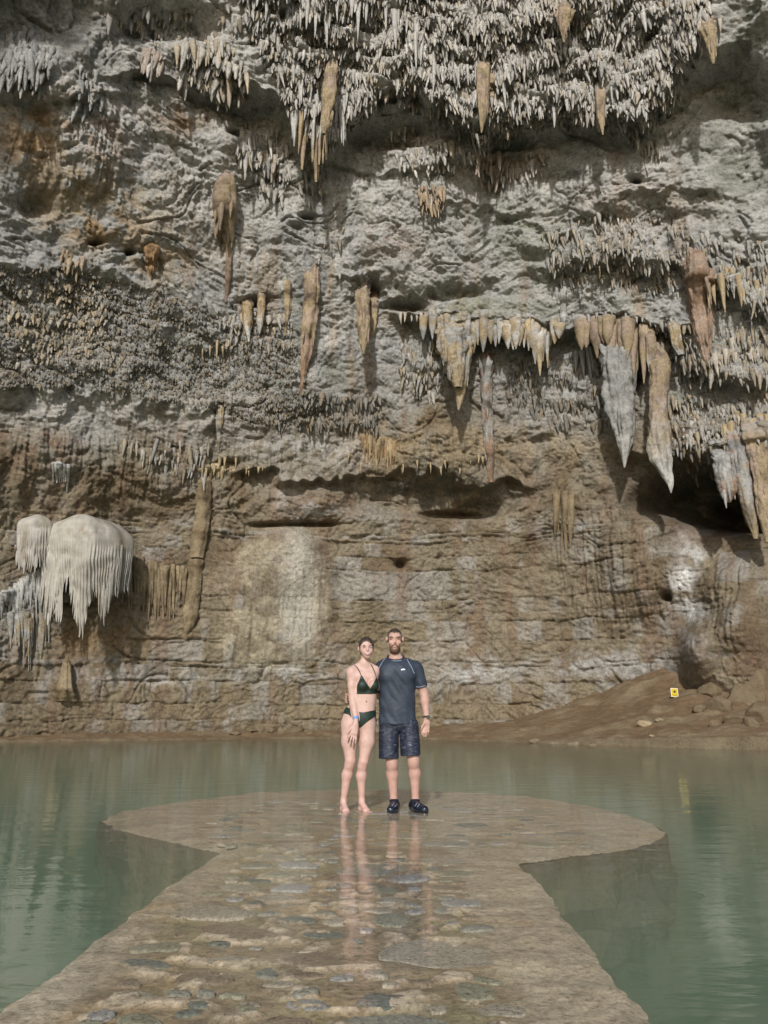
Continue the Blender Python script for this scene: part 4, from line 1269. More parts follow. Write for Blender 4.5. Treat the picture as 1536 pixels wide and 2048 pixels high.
# ------------------------------------------------------------------ boulders on the shore and the warning sign
def boulder(label, px, py, w_px, seed, col, squash=(1, .8, .6), group=None):
    p = on_bank(px, py)
    if p is None:
        p = Vector(surf(px, py))
    m = (np.array(p) - EYE) @ FWD / FPX
    bm = bmesh.new()
    bmesh.ops.create_icosphere(bm, subdivisions=4, radius=1)
    co = np.array([v.co for v in bm.verts])
    rgs = np.random.default_rng(seed)
    for _ in range(9):
        nrm = rgs.normal(size=3)
        nrm /= np.linalg.norm(nrm)
        h_ = rgs.uniform(.55, .85)
        dd = co @ nrm
        co -= np.clip(dd - h_, 0, None)[:, None] * nrm * .9
    co *= 1 + 0.10 * fbm(co, .7, 3, seed)[:, None]
    co *= np.array(squash) * w_px * m / 2
    for v_, c_ in zip(bm.verts, co):
        v_.co = c_
    me_ = bpy.data.meshes.new('boulder')
    bm.to_mesh(me_)
    bm.free()
    me_.polygons.foreach_set('use_smooth', np.ones(len(me_.polygons), bool))
    a_ = me_.color_attributes.new('tint', 'FLOAT_COLOR', 'POINT')
    cc = np.ones((len(co), 4), np.float32)
    cc[:, :3] = col
    a_.data.foreach_set('color', cc.ravel())
    me_.materials.append(M_MUD)
    o = bpy.data.objects.new('boulder', me_)
    COL.objects.link(o)
    o.location = p + Vector((0, 0, 0.03 * w_px * m))
    o.rotation_euler = (0, 0, rgs.uniform(-.4, .4))
    tag(o, label, 'boulder', group)
    return o


boulder('pale flat boulder lying on the soil slope below the yellow sign', 1290, 1450, 32, 1, C_TAN * 1.1)
boulder('small brown stone beside the pale flat boulder', 1320, 1441, 20, 2, C_TAN * .8)
boulder('small pale stone on the soil between boulder and water', 1304, 1472, 12, 3, C_TAN * .9)
for k, (x, y, w) in enumerate([(1070, 1484, 26), (1105, 1489, 22), (1150, 1490, 30), (1185, 1494, 24), (1215, 1497, 28), (1395, 1510, 40), (1425, 1514, 26)]):
    boulder('low brown block of rock in the broken edge of the right bank', x, y, w, 20 + k, C_TAN * .62, (1, .7, .5), 'rock blocks along the right bank edge')
for k, (x, y, w) in enumerate([(500, 1462, 40), (545, 1464, 34), (585, 1462, 46), (470, 1468, 24), (620, 1466, 22)]):
    boulder('dark muddy rock slab fallen at the foot of the far wall', x, y, w, 40 + k, C_BROWN * .9, (1, .7, .45), 'fallen rock slabs at the far waterline')
for k, (x, y, w) in enumerate([(1440, 1415, 60), (1490, 1400, 80), (1470, 1440, 46), (1525, 1435, 70), (1420, 1385, 50), (1515, 1370, 80), (1400, 1420, 30), (1455, 1370, 60), (1500, 1450, 40), (1430, 1450, 28)]):
    boulder('brown lumpy boulder heaped on the right bank under the wall', x, y, w, 60 + k, C_BROWN * 1.0, (1, .8, .75), 'heaped boulders on the right bank')

sp = on_bank(1350, 1396)
if sp is None:
    sp = Vector(surf(1350, 1396))
sign = empty('warning_sign', sp, 'small yellow warning sign with white border stuck in the soil slope', 'sign')
ms = (np.array(sp) - EYE) @ FWD / FPX
sw, sh = 15 * ms, 17.5 * ms
M_YEL = plain_mat('sign_yellow', (0.50, 0.36, 0.015), .5, var=.12)
M_WHI = plain_mat('sign_white', (0.72, 0.66, 0.5), .5, var=.1)
M_BLK = plain_mat('sign_black', (0.03, 0.02, 0.015), .6, var=.1)
M_STK = plain_mat('sign_stake', (0.16, 0.12, 0.08), .7)


def box(name, cx, cy, cz, sx, sy, sz, mat, parent, bev=0.0):
    bm = bmesh.new()
    bmesh.ops.create_cube(bm, size=1)
    for v_ in bm.verts:
        v_.co = Vector((v_.co.x * sx + cx, v_.co.y * sy + cy, v_.co.z * sz + cz))
    if bev:
        bmesh.ops.bevel(bm, geom=list(bm.edges), offset=bev, segments=2, affect='EDGES')
    me_ = bpy.data.meshes.new(name)
    bm.to_mesh(me_)
    bm.free()
    me_.materials.append(mat)
    o = bpy.data.objects.new(name, me_)
    COL.objects.link(o)
    o.parent = parent
    return o


sz0 = sh * .5 + 0.03
box('border_plate', 0, 0, sz0, sw, .012, sh, M_WHI, sign, .003)
box('panel', 0, -.009, sz0, sw * .86, .008, sh * .86, M_YEL, sign)
dk = []
for k in range(22):
    a_ = k / 22 * 2 * math.pi
    rr_ = 0.17 * sw * (1.15 if k % 2 else .8)
    dk.append((math.cos(a_) * rr_, -.0145, sz0 + .1 * sh + math.sin(a_) * rr_))
mesh_obj('pictogram', dk + [(x_, .0 - .012, z_) for x_, _, z_ in dk], [tuple(range(22))[::-1]] + [(i, (i + 1) % 22, 22 + (i + 1) % 22, 22 + i) for i in range(22)], M_BLK, sign, smooth=False)
for k in range(5):
    box('lettering', (-.26 + .13 * k) * sw, -.0145, sz0 - .29 * sh, .085 * sw, .004, .055 * sh, M_BLK, sign)
box('stake', 0, .02, sz0 * .4, .03, .02, sz0 * 1.6, M_STK, sign)
sign.rotation_euler = (R_(-8), R_(4), R_(6))

# ------------------------------------------------------------------ people: bodies grown from smooth unions of limbs, one continuous mesh each
class Field:
    """a signed distance field on a voxel grid; shapes are blended in, then the surface is meshed (surface nets)"""

    def __init__(self, lo, hi, vox):
        self.lo, self.vox = np.array(lo, float), vox
        self.n = np.ceil((np.array(hi) - self.lo) / vox).astype(int) + 1
        self.d = np.full(self.n, 9.0, np.float32)
        self.ax = [self.lo[k] + vox * np.arange(self.n[k]) for k in range(3)]

    def _sub(self, lo, hi):
        i0 = np.clip(np.floor((np.array(lo) - self.lo) / self.vox).astype(int), 0, self.n - 1)
        i1 = np.clip(np.ceil((np.array(hi) - self.lo) / self.vox).astype(int) + 1, 1, self.n)
        sl = tuple(slice(a, b) for a, b in zip(i0, i1))
        return sl, np.meshgrid(*[self.ax[k][sl[k]] for k in range(3)], indexing='ij')

    def _blend(self, sl, d, k, sub=False):
        cur = self.d[sl]
        if sub:
            d = -d
            h = np.clip(0.5 + 0.5 * (d - cur) / k, 0, 1)
            self.d[sl] = cur + (d - cur) * h + k * h * (1 - h)
        else:
            h = np.clip(0.5 + 0.5 * (cur - d) / k, 0, 1)
            self.d[sl] = cur + (d - cur) * h - k * h * (1 - h)

    def cap(self, a, b, ra, rb, k=0.02, sy=1.0, sub=False):
        a, b = np.array(a, float), np.array(b, float)
        R = max(ra, rb) * max(1, sy) + k * 1.6 + 0.02
        sl, (X, Y, Z) = self._sub(np.minimum(a, b) - R, np.maximum(a, b) + R)
        v = b - a
        vv = v @ v + 1e-12
        t = np.clip(((X - a[0]) * v[0] + (Y - a[1]) * v[1] + (Z - a[2]) * v[2]) / vv, 0, 1)
        d = np.sqrt((X - a[0] - t * v[0]) ** 2 + ((Y - a[1] - t * v[1]) / sy) ** 2 + (Z - a[2] - t * v[2]) ** 2) - (ra + (rb - ra) * t)
        self._blend(sl, d * min(1, sy) if sy < 1 else d, k, sub)

    def ell(self, c, r, k=0.02, sub=False, roll=0.0):
        c, r = np.array(c, float), np.array(r, float)
        R = r.max() + k * 1.6 + 0.02
        sl, (X, Y, Z) = self._sub(c - R, c + R)
        x, y, z = X - c[0], Y - c[1], Z - c[2]
        if roll:
            x, z = x * math.cos(roll) - z * math.sin(roll), x * math.sin(roll) + z * math.cos(roll)
        k0 = np.sqrt((x / r[0]) ** 2 + (y / r[1]) ** 2 + (z / r[2]) ** 2)
        k1 = np.sqrt((x / r[0] ** 2) ** 2 + (y / r[1] ** 2) ** 2 + (z / r[2] ** 2) ** 2) + 1e-9
        self._blend(sl, k0 * (k0 - 1) / k1, k, sub)

    def copy(self):
        o = Field.__new__(Field)
        o.__dict__.update(self.__dict__)
        o.d = self.d.copy()
        return o

    def points(self):
        return np.meshgrid(*self.ax, indexing='ij')

    def mesh(self):
        d = self.d
        s = d < 0
        c = [s[a:s.shape[0] - 1 + a, b:s.shape[1] - 1 + b, e:s.shape[2] - 1 + e] for a in (0, 1) for b in (0, 1) for e in (0, 1)]
        tot = sum(x.astype(np.int8) for x in c)
        act = (tot > 0) & (tot < 8)
        idx = np.argwhere(act)
        num = np.full(act.shape, -1, np.int64)
        num[act] = np.arange(len(idx))
        acc = np.zeros((len(idx), 3))
        cnt = np.zeros(len(idx))
        offs = [(a, b, e) for a in (0, 1) for b in (0, 1) for e in (0, 1)]
        val = [d[idx[:, 0] + o[0], idx[:, 1] + o[1], idx[:, 2] + o[2]] for o in offs]
        for i in range(8):
            for j in range(i + 1, 8):
                if sum(abs(offs[i][q] - offs[j][q]) for q in range(3)) != 1:
                    continue
                x = (val[i] < 0) != (val[j] < 0)
                t = np.where(x, val[i] / np.where(x, val[i] - val[j], 1), 0)
                p = np.array(offs[i])[None] + t[:, None] * (np.array(offs[j]) - np.array(offs[i]))[None]
                acc += np.where(x[:, None], p, 0)
                cnt += x
        V = self.lo + self.vox * (idx + acc / np.maximum(cnt, 1)[:, None])
        F = []
        for ax in range(3):
            sl0 = [slice(1, -1)] * 3
            a = [slice(None)] * 3
            b = [slice(None)] * 3
            a[ax], b[ax] = slice(0, -1), slice(1, None)
            cr = s[tuple(a)] != s[tuple(b)]
            q = np.argwhere(cr)
            u, w = [(1, 2), (2, 0), (0, 1)][ax]
            okk = (q[:, u] > 0) & (q[:, w] > 0) & (q[:, u] < d.shape[u] - 1) & (q[:, w] < d.shape[w] - 1)
            q = q[okk]
            neg = s[q[:, 0], q[:, 1], q[:, 2]]

            def cell(du, dw):
                z = q.copy()
                z[:, u] += du
                z[:, w] += dw
                return num[z[:, 0], z[:, 1], z[:, 2]]
            f = np.stack([cell(-1, -1), cell(0, -1), cell(0, 0), cell(-1, 0)], 1)
            f[~neg] = f[~neg][:, ::-1]
            F.append(f)
        F = np.vstack(F)
        F = F[(F >= 0).all(1)]
        return V, F


def field_obj(name, fl, mat, parent, colors=None, smooth_it=1):
    V, F = fl.mesh()
    if len(V) == 0:
        return None
    if smooth_it:
        for _ in range(smooth_it):
            acc = np.zeros_like(V)
            cnt = np.zeros(len(V))
            for i in range(4):
                np.add.at(acc, F[:, i], V[F[:, (i + 1) % 4]])
                np.add.at(acc, F[:, i], V[F[:, i - 1]])
                np.add.at(cnt, F[:, i], 2)
            V = V * .5 + .5 * acc / np.maximum(cnt, 1)[:, None]
    o = mesh_obj(name, V, F, mat, colors=colors(V) if colors else None)
    if parent is not None:
        adopt(parent, o)
    return o


def poly_sdf_xz(poly_px, Y, X, Z):
    pts = [tuple(at_y(x, y, Y)[[0, 2]]) for x, y in poly_px]
    d = poly_dist(pts, X, Z)
    return np.where(in_poly(pts, X, Z), -d, d)


def skin_material(name, base):
    m, nt, b, out = new_mat(name)
    a = nt.nodes.new('ShaderNodeVertexColor')
    a.layer_name = 'tint'
    tc = nt.nodes.new('ShaderNodeTexCoord')
    n = nz(nt, 22, 7, .7, tc.outputs['Object'])
    r = ramp(nt, n.outputs[0], [(.3, (.86, .74, .71)), (.7, (1.1, 1.09, 1.08))])
    nt.links.new(mixc(nt, a.outputs[0], r.outputs[0], .8, 'MULTIPLY'), b.inputs['Base Color'])
    b.inputs['Roughness'].default_value = .55
    b.inputs['Specular IOR Level'].default_value = .35
    b.inputs['Subsurface Weight'].default_value = .12
    b.inputs['Subsurface Radius'].default_value = (.02, .008, .004)
    return m


M_SKIN = skin_material('skin', None)
M_HAIR = plain_mat('wet_brown_hair', (0.045, 0.029, 0.02), .35, .5, bump=.6, bscale=90, var=.5, nscale=60)
M_BEARD = plain_mat('brown_beard', (0.15, 0.085, 0.052), .75, .3, bump=.8, bscale=140, var=.4, nscale=90)
M_EYE = plain_mat('eye_dark', (0.045, 0.03, 0.025), .3, .5, var=.05)
M_TEETH = plain_mat('teeth', (0.50, 0.45, 0.39), .4, .4, var=.05)
M_LIP = plain_mat('lips', (0.30, 0.10, 0.085), .4, .5, var=.1)
M_BIKINI = plain_mat('dark_green_swimwear', (0.012, 0.026, 0.017), .5, .4, bump=.3, bscale=120, var=.3)
M_SHIRT = plain_mat('blue_grey_shirt', (0.030, 0.039, 0.055), .6, .35, bump=.45, bscale=45, var=.35, nscale=9)
M_SEAM = plain_mat('pale_blue_seam', (0.30, 0.36, 0.46), .6, var=.15)
M_COLLAR = plain_mat('dark_collar', (0.022, 0.025, 0.035), .7, var=.2)
M_LOGO = plain_mat('white_print', (0.75, 0.77, 0.8), .5, var=.05)
M_BAND = plain_mat('blue_paper_wristband', (0.07, 0.26, 0.62), .5, var=.15)
M_WATCH = plain_mat('black_watch', (0.012, 0.012, 0.013), .3, .6, var=.1)
M_WFACE = plain_mat('watch_glass', (0.05, 0.06, 0.06), .08, .8, var=.1)
M_SHOE = plain_mat('wet_black_rubber', (0.008, 0.012, 0.022), .22, .6, bump=.3, bscale=60, var=.3)
M_LACE = plain_mat('grey_trim', (0.26, 0.32, 0.42), .5, var=.15)
# heathered navy shorts: short pale streaks woven across
M_SHORTS, nt, b, out = new_mat('navy_patterned_shorts')
tc = nt.nodes.new('ShaderNodeTexCoord')
mp = nt.nodes.new('ShaderNodeMapping')
mp.inputs['Scale'].default_value = (22, 22, 95)
nt.links.new(tc.outputs['Object'], mp.inputs['Vector'])
n1 = nz(nt, 1.0, 3, .6, mp.outputs[0], dist=.8)
r1 = ramp(nt, n1.outputs[0], [(.45, (.006, .008, .018)), (.58, (.018, .024, .045)), (.74, (.12, .14, .19))])
nt.links.new(r1.outputs[0], b.inputs['Base Color'])
b.inputs['Roughness'].default_value = .6

SKIN_M, SKIN_W = np.array([0.44, 0.285, 0.225]), np.array([0.50, 0.345, 0.285])
_bvh = {}


def snap(o, px, py, Y, off=0.002, dx=0.0):
    """front surface of a body or garment at a pixel"""
    if o.name not in _bvh:
        me_ = o.data
        M = o.matrix_parent_inverse
        base = o.parent.location if o.parent else Vector((0, 0, 0))
        vs = [Vector(v_.co) for v_ in me_.vertices]
        _bvh[o.name] = BVHTree.FromPolygons(vs, [tuple(p.vertices) for p in me_.polygons])
    org = Vector(EYE)
    d = Vector(ray(px, py)).normalized()
    h_ = _bvh[o.name].ray_cast(org, d)
    if h_[0] is None:
        return None
    return np.array(h_[0] - d * off)


def ribbon_tube(name, pts, r, mat, parent, sides=6, taper=True, flat=1.0):
    if hasattr(r, '__len__'):
        r = [q for q, p in zip(r, pts) if p is not None]
    pts = np.array([p for p in pts if p is not None], float)
    n = len(pts)
    V, F = [], []
    for i in range(n):
        t = pts[min(i + 1, n - 1)] - pts[max(i - 1, 0)]
        t /= np.linalg.norm(t) + 1e-9
        u = np.cross(t, [0, 1.0, 0.05])
        u /= np.linalg.norm(u) + 1e-9
        w = np.cross(t, u)
        rr = r[i] if hasattr(r, '__len__') else r
        for s in range(sides):
            a = 2 * math.pi * s / sides
            V.append(pts[i] + u * rr * math.cos(a) + w * rr * flat * math.sin(a))
    for i in range(n - 1):
        for s in range(sides):
            s2 = (s + 1) % sides
            F.append((i * sides + s, i * sides + s2, (i + 1) * sides + s2, (i + 1) * sides + s))
    F.append(tuple(range(sides))[::-1])
    F.append(tuple((n - 1) * sides + s for s in range(sides)))
    o = mesh_obj(name, V, F, mat)
    adopt(parent, o)
    return o


def torus(name, c, axis, R1, r1, mat, parent, sx=1.0, flat=1.0):
    axis = np.array(axis, float) / np.linalg.norm(axis)
    u = np.cross(axis, [0, 1, 0.1])
    u /= np.linalg.norm(u)
    w = np.cross(axis, u)
    V, F = [], []
    n, k = 28, 8
    for i in range(n):
        a = 2 * math.pi * i / n
        dr = u * math.cos(a) * sx + w * math.sin(a)
        for j in range(k):
            b_ = 2 * math.pi * j / k
            V.append(np.array(c) + dr * (R1 + r1 * flat * math.cos(b_)) + axis * r1 * math.sin(b_))
    for i in range(n):
        for j in range(k):
            F.append((i * k + j, ((i + 1) % n) * k + j, ((i + 1) % n) * k + (j + 1) % k, i * k + (j + 1) % k))
    o = mesh_obj(name, V, F, mat)
    adopt(parent, o)
    return o


GROUND = -0.016


def J(px, py, dy, Y0):
    p = at_y(px, py, Y0)
    return np.array([p[0], Y0 + dy, p[2]])


# ---------------- the man
YM = 7.78
jm = lambda x, y, d=0.0: J(x, y, d, YM)
man = empty('person', (jm(795, 1500)[0], YM, GROUND), 'bearded person in blue grey t-shirt and navy shorts standing with an arm around companion', 'person')
lo, hi = jm(672, 1245)[0], jm(875, 1640)[0]
F_ = Field((jm(672, 1300)[0], YM - .36, -.06), (jm(872, 1300)[0], YM + .34, jm(790, 1245)[2]), .0055)
# head
hc = jm(789.5, 1275)
F_.ell(hc + [0, .018, .0], (.073, .096, .092), .02)
F_.ell(jm(789.5, 1290, -.018), (.053, .070, .070), .03)
F_.ell(jm(789.5, 1300, -.045), (.036, .040, .034), .025)
for s in (-1, 1):
    F_.ell(jm(789.5 + s * 16.4, 1279, .015), (.012, .022, .030), .008)
    F_.ell(jm(789.5 + s * 7.3, 1278, -.078), (.017, .016, .011), .012, sub=True)
    F_.ell(jm(789.5 + s * 8.5, 1286, -.058), (.022, .022, .02), .02)
F_.cap(jm(781, 1273.5, -.068), jm(798, 1273.5, -.068), .011, .011, .012)
F_.cap(jm(789.5, 1276, -.083), jm(789.5, 1285.5, -.104), .008, .0135, .010)
F_.ell(jm(789.5, 1293.5, -.085), (.026, .012, .014), .012)
# neck, trunk
F_.cap(jm(790, 1294, .022), jm(791.5, 1322, .028), .051, .058, .015)
F_.cap(jm(791, 1318, .03), jm(764, 1333, .02), .044, .05, .04)
F_.cap(jm(791, 1318, .03), jm(828, 1332, .02), .044, .05, .04)
F_.cap(jm(779, 1350), jm(811, 1350), .085, .085, .05)
F_.cap(jm(783, 1350), jm(783, 1445), .08, .08, .05)
F_.cap(jm(808, 1350), jm(808, 1445), .08, .08, .05)
# legs
for (hip, kn, ca, an) in [((779, 1458), (784, 1525), (784.5, 1549), (787.5, 1598)), ((817, 1458), (827, 1521), (829.5, 1547), (831, 1598))]:
    F_.cap(jm(*hip), jm(kn[0], kn[1], -.015), .085, .055, .03)
    F_.cap(jm(kn[0], kn[1], -.02), jm(kn[0], kn[1] + 6, -.018), .052, .05, .03)
    F_.cap(jm(kn[0], kn[1] + 6, 0), jm(ca[0], ca[1], .018), .048, .057, .03)
    F_.cap(jm(ca[0], ca[1], .018), jm(an[0], an[1], .03), .055, .034, .03)
    F_.cap(jm(an[0], an[1], .03), jm(an[0], an[1] + 14, .03), .034, .04, .02)
# left arm (free) with hand
sh, el, wr = jm(833, 1336, .01), jm(848.5, 1388, .025), jm(853, 1434, -.03)
F_.cap(sh, el, .056, .043, .03)
F_.cap(el, lerp(el, wr, .3), .043, .045, .02)
F_.cap(lerp(el, wr, .3), wr, .045, .028, .02)
F_.cap(wr, jm(853, 1444, -.035), .028, .030, .015, sy=.8)
F_.cap(jm(851, 1446, -.035), jm(847, 1455, -.04), .026, .02, .014, sy=.7)
F_.cap(jm(855, 1446, -.03), jm(855, 1456, -.035), .026, .02, .014, sy=.7)
for (a, m_, e, r) in [((846, 1455, -.045), (843.5, 1463, -.055), (843.5, 1469, -.05), .0105), ((849.5, 1456, -.045), (847.5, 1465, -.06), (847, 1472.5, -.05), .0108),
                      ((853, 1456, -.04), (852, 1465, -.055), (851, 1473, -.045), .0105), ((856.5, 1455, -.032), (856.5, 1463, -.045), (855, 1469, -.035), .0095)]:
    F_.cap(jm(*a), jm(*m_), r, r * .95, .008)
    F_.cap(jm(*m_), jm(*e), r * .95, r * .8, .006)
F_.cap(jm(848.5, 1445, -.05), jm(843.5, 1453, -.07), .0125, .011, .012)
F_.cap(jm(843.5, 1453, -.07), jm(842, 1459, -.07), .011, .009, .006)
# right arm round the other person's waist
sh2, el2, wr2 = jm(762, 1336, .03), jm(736, 1382, .19), jm(703, 1393, .125)
F_.cap(sh2, el2, .054, .043, .03)
F_.cap(el2, wr2, .044, .03, .02)
F_.cap(wr2, jm(695, 1392, .075), .03, .028, .02)
for k in range(4):
    F_.cap(jm(694.5, 1387 + 4.6 * k, .08), jm(691.5, 1388.5 + 4.8 * k, .035), .0105, .0105, .008)
    F_.cap(jm(691.5, 1388.5 + 4.8 * k, .035), jm(694, 1390.5 + 4.9 * k, -.005), .0105, .009, .006)
BODY_M = F_


def man_cols(V):
    px, py, _ = project(V)
    K = np.tile(SKIN_M, (len(V), 1))
    front = V[:, 1] < YM - .03
    K = lerp(K, np.array([.56, .30, .23]), (front * (blob(px, py, 781, 1284, 5, 5) + blob(px, py, 798, 1284, 5, 5) + blob(px, py, 789.5, 1284, 4, 4)) * .45)[:, None])
    K = lerp(K, np.array([.24, .125, .085]), (front * (blob(px, py, 782.3, 1278, 4.2, 2.2, 1.5) + blob(px, py, 796.7, 1278, 4.2, 2.2, 1.5)) * .55)[:, None])
    K = lerp(K, SKIN_M * np.array([1.02, .95, .95]), (sstep(1515, 1535, py) * .5)[:, None])
    return np.clip(K, 0, 1)


body_m = field_obj('body', F_, M_SKIN, man, man_cols)
body_m['label'] = 'fair skinned body with bare calves and forearms'
X, Y, Z = F_.points()


def shell(src, off, region, name, mat, parent, nz_amp=0.0):
    g = src.copy()
    g.d = np.maximum(src.d - off, region).astype(np.float32)
    return field_obj(name, g, mat, parent)


# hair: wet and combed, receding; beard along the jaw with moustache
front_y = YM - .095
hp = jm(789.5, 1260.5, -.08)
hb = jm(789.5, 1300, .10)
nrm = np.array([0, -(hb[2] - hp[2]), hb[1] - hp[1]])
nrm /= np.linalg.norm(nrm)
plane = -((Y - hp[1]) * nrm[1] + (Z - hp[2]) * nrm[2])
peak = 0.012 * np.cos((X - hc[0]) / .075 * 4.2)
temple = np.maximum(np.abs(X - hc[0]) - .2, 0)
hair_reg = np.maximum(plane - peak * (Y < YM), -(Z - jm(789, 1302)[2]))
side_b = np.maximum.reduce([np.abs(np.abs(X - hc[0]) - .066) - .012, np.abs(Y - (YM - .020)) - .012, np.abs(Z - jm(789, 1277)[2]) - .035])
hair_reg = np.minimum(hair_reg, side_b)
ears = np.minimum(np.hypot(Y - (YM + .012), Z - jm(0, 1279)[2]) - .060 + 0 * X, 9)
hair_reg = np.where(np.abs(X - hc[0]) > .0735, np.maximum(hair_reg, -ears), hair_reg)
hair_m = shell(F_, .0055 + 0.0015 * np.sin((X - hc[0]) * 420 + Y * 60), np.maximum(hair_reg, np.abs(X - hc[0]) - .1), 'hair', M_HAIR, man)
hair_m['label'] = 'short wet dark brown hair combed forward'
for k, (x0, x1, y1) in enumerate([(785, 784, 1266), (789, 788.5, 1268.5), (793, 794.5, 1267), (797, 799, 1266.5), (781, 779.5, 1266)]):
    ribbon_tube('hair_strand', [snap(body_m, lerp(x0, x1, t), lerp(1257.5, y1, t), YM, .003) for t in np.linspace(0, 1, 6)], [.004, .005, .0045, .004, .003, .0015], M_HAIR, man, flat=.5)
bp_poly = [(772.5, 1279), (775, 1279), (776.5, 1290), (782, 1293), (785, 1289.6), (789.5, 1288.3), (794, 1289.6), (797, 1293), (802.5, 1290), (804, 1279), (806.5, 1279), (804.5, 1296), (797.5, 1305.5), (789.5, 1309), (781.5, 1305.5), (774.5, 1296)]
mouth_poly = [(783.8, 1294.3), (786.5, 1291.6), (789.5, 1291.2), (792.5, 1291.6), (795.2, 1294.3), (793, 1297.5), (789.5, 1298.5), (786, 1297.5)]
br = poly_sdf_xz(bp_poly, YM - .06, X, Z)
br = np.maximum(br, -poly_sdf_xz(mouth_poly, YM - .09, X, Z))
br = np.maximum(br, Y - (YM + .012))
beard = shell(F_, .0045 + 0.004 * sstep(jm(0, 1294)[2], jm(0, 1306)[2], Z), br, 'beard', M_BEARD, man)
beard['label'] = 'full short brown beard and moustache'


def eyes(body, Y0, pts, r=.0085, parent=None):
    for (x, y) in pts:
        c = snap(body, x, y, Y0, .0)
        bm = bmesh.new()
        bmesh.ops.create_icosphere(bm, subdivisions=2, radius=1)
        for v_ in bm.verts:
            v_.co = Vector((v_.co.x * r * 1.5, v_.co.y * r * .6, v_.co.z * r * .62)) + Vector(c)
        me_ = bpy.data.meshes.new('eye')
        bm.to_mesh(me_)
        bm.free()
        me_.materials.append(M_EYE)
        me_.polygons.foreach_set('use_smooth', np.ones(len(me_.polygons), bool))
        o = bpy.data.objects.new('eye', me_)
        COL.objects.link(o)
        adopt(parent, o)


eyes(body_m, YM, [(782.6, 1278.3), (796.6, 1278.3)], parent=man)
for s in (-1, 1):
    ribbon_tube('eyebrow', [snap(body_m, 789.5 + s * x, y, YM, .001) for x, y in [(3.2, 1274.8), (6, 1273.6), (9, 1273.2), (11.8, 1275)]], [.002, .003, .0028, .0015], M_BEARD, man)
ribbon_tube('lips', [snap(body_m, x, y, YM, .001) for x, y in [(784.5, 1293.5), (787, 1294.8), (789.5, 1295.2), (792, 1294.8), (794.8, 1293.2)]], [.002, .005, .006, .005, .002], M_LIP, man, flat=.6)

# t-shirt
S_ = Field((jm(715, 1300)[0], YM - .22, jm(790, 1460)[2]), (jm(862, 1300)[0], YM + .3, jm(790, 1300)[2]), .0055)
S_.cap(jm(778, 1347, 0), jm(811, 1347, 0), .108, .108, .04, sy=1.0)
S_.cap(jm(777, 1338, -.01), jm(813, 1338, -.01), .085, .085, .04)
S_.ell(jm(779, 1352, -.075), (.075, .05, .055), .04)
S_.ell(jm(812, 1352, -.075), (.075, .05, .055), .04)
S_.cap(jm(779.5, 1345, .0), jm(778.5, 1475, .0), .106, .104, .05)
S_.cap(jm(810, 1345, .0), jm(810.5, 1475, .0), .104, .104, .05)
S_.cap(jm(795, 1345, -.01), jm(795, 1475, -.012), .112, .112, .05)
S_.cap(jm(791, 1320, .03), jm(764, 1333, .02), .05, .058, .04)
S_.cap(jm(791, 1320, .03), jm(828, 1332, .02), .05, .058, .04)
S_.cap(sh, lerp(sh, el, .95), .066, .060, .03)
S_.cap(sh2, lerp(sh2, el2, .85), .064, .058, .03)
X2, Y2, Z2 = S_.points()
P2 = np.stack([X2.ravel(), Y2.ravel(), Z2.ravel()], -1)
fold = (0.010 * noise(P2 + np.stack([P2[:, 2] * .35, P2[:, 2] * 0, P2[:, 0] * .6], -1), (.07, .2, .10), 401) + .004 * np.abs(noise(P2, (.05, .2, .035), 402)) * sstep(jm(0, 1395)[2], jm(0, 1440)[2], P2[:, 2])).reshape(S_.d.shape)
S_.d = S_.d + fold.astype(np.float32)
S_.cap(jm(790.5, 1290, .0), jm(791.5, 1325, -.005), 0.070, .062, .008, sub=True)
hem = jm(790, 1448.5)[2] + .006 * np.sin(X2 * 40)
S_.d = np.maximum(S_.d, hem - Z2)
# sleeve mouths
for a, b, t in ((sh, el, .74), (sh2, el2, .80)):
    ax = (b - a) / np.linalg.norm(b - a)
    c0 = lerp(a, b, t)
    cut = (X2 - c0[0]) * ax[0] + (Y2 - c0[1]) * ax[1] + (Z2 - c0[2]) * ax[2]
    near = np.sqrt((X2 - c0[0]) ** 2 + (Y2 - c0[1]) ** 2 + (Z2 - c0[2]) ** 2) < .16
    if a is sh:
        near &= X2 > jm(831, 1370)[0]
    else:
        near &= X2 < jm(757, 1370)[0]
    S_.d = np.where(near, np.maximum(S_.d, cut), S_.d)
S_.d = S_.d.astype(np.float32)
shirt = field_obj('t_shirt', S_, M_SHIRT, man)
shirt['label'] = 'wet blue grey raglan t-shirt with pale seams'


def seam(pts, r=.0028, n=18, mat=M_SEAM, nm='seam'):
    p = np.array(pts, float)
    tt_ = np.linspace(0, len(p) - 1, n)
    xs = np.interp(tt_, range(len(p)), p[:, 0])
    ys = np.interp(tt_, range(len(p)), p[:, 1])
    q = ribbon_tube(nm, [snap(shirt, x, y, YM, .001) for x, y in zip(xs, ys)], r, mat, man, sides=5)
    q.parent = shirt
    q.matrix_parent_inverse = Matrix.Identity(4)
    return q


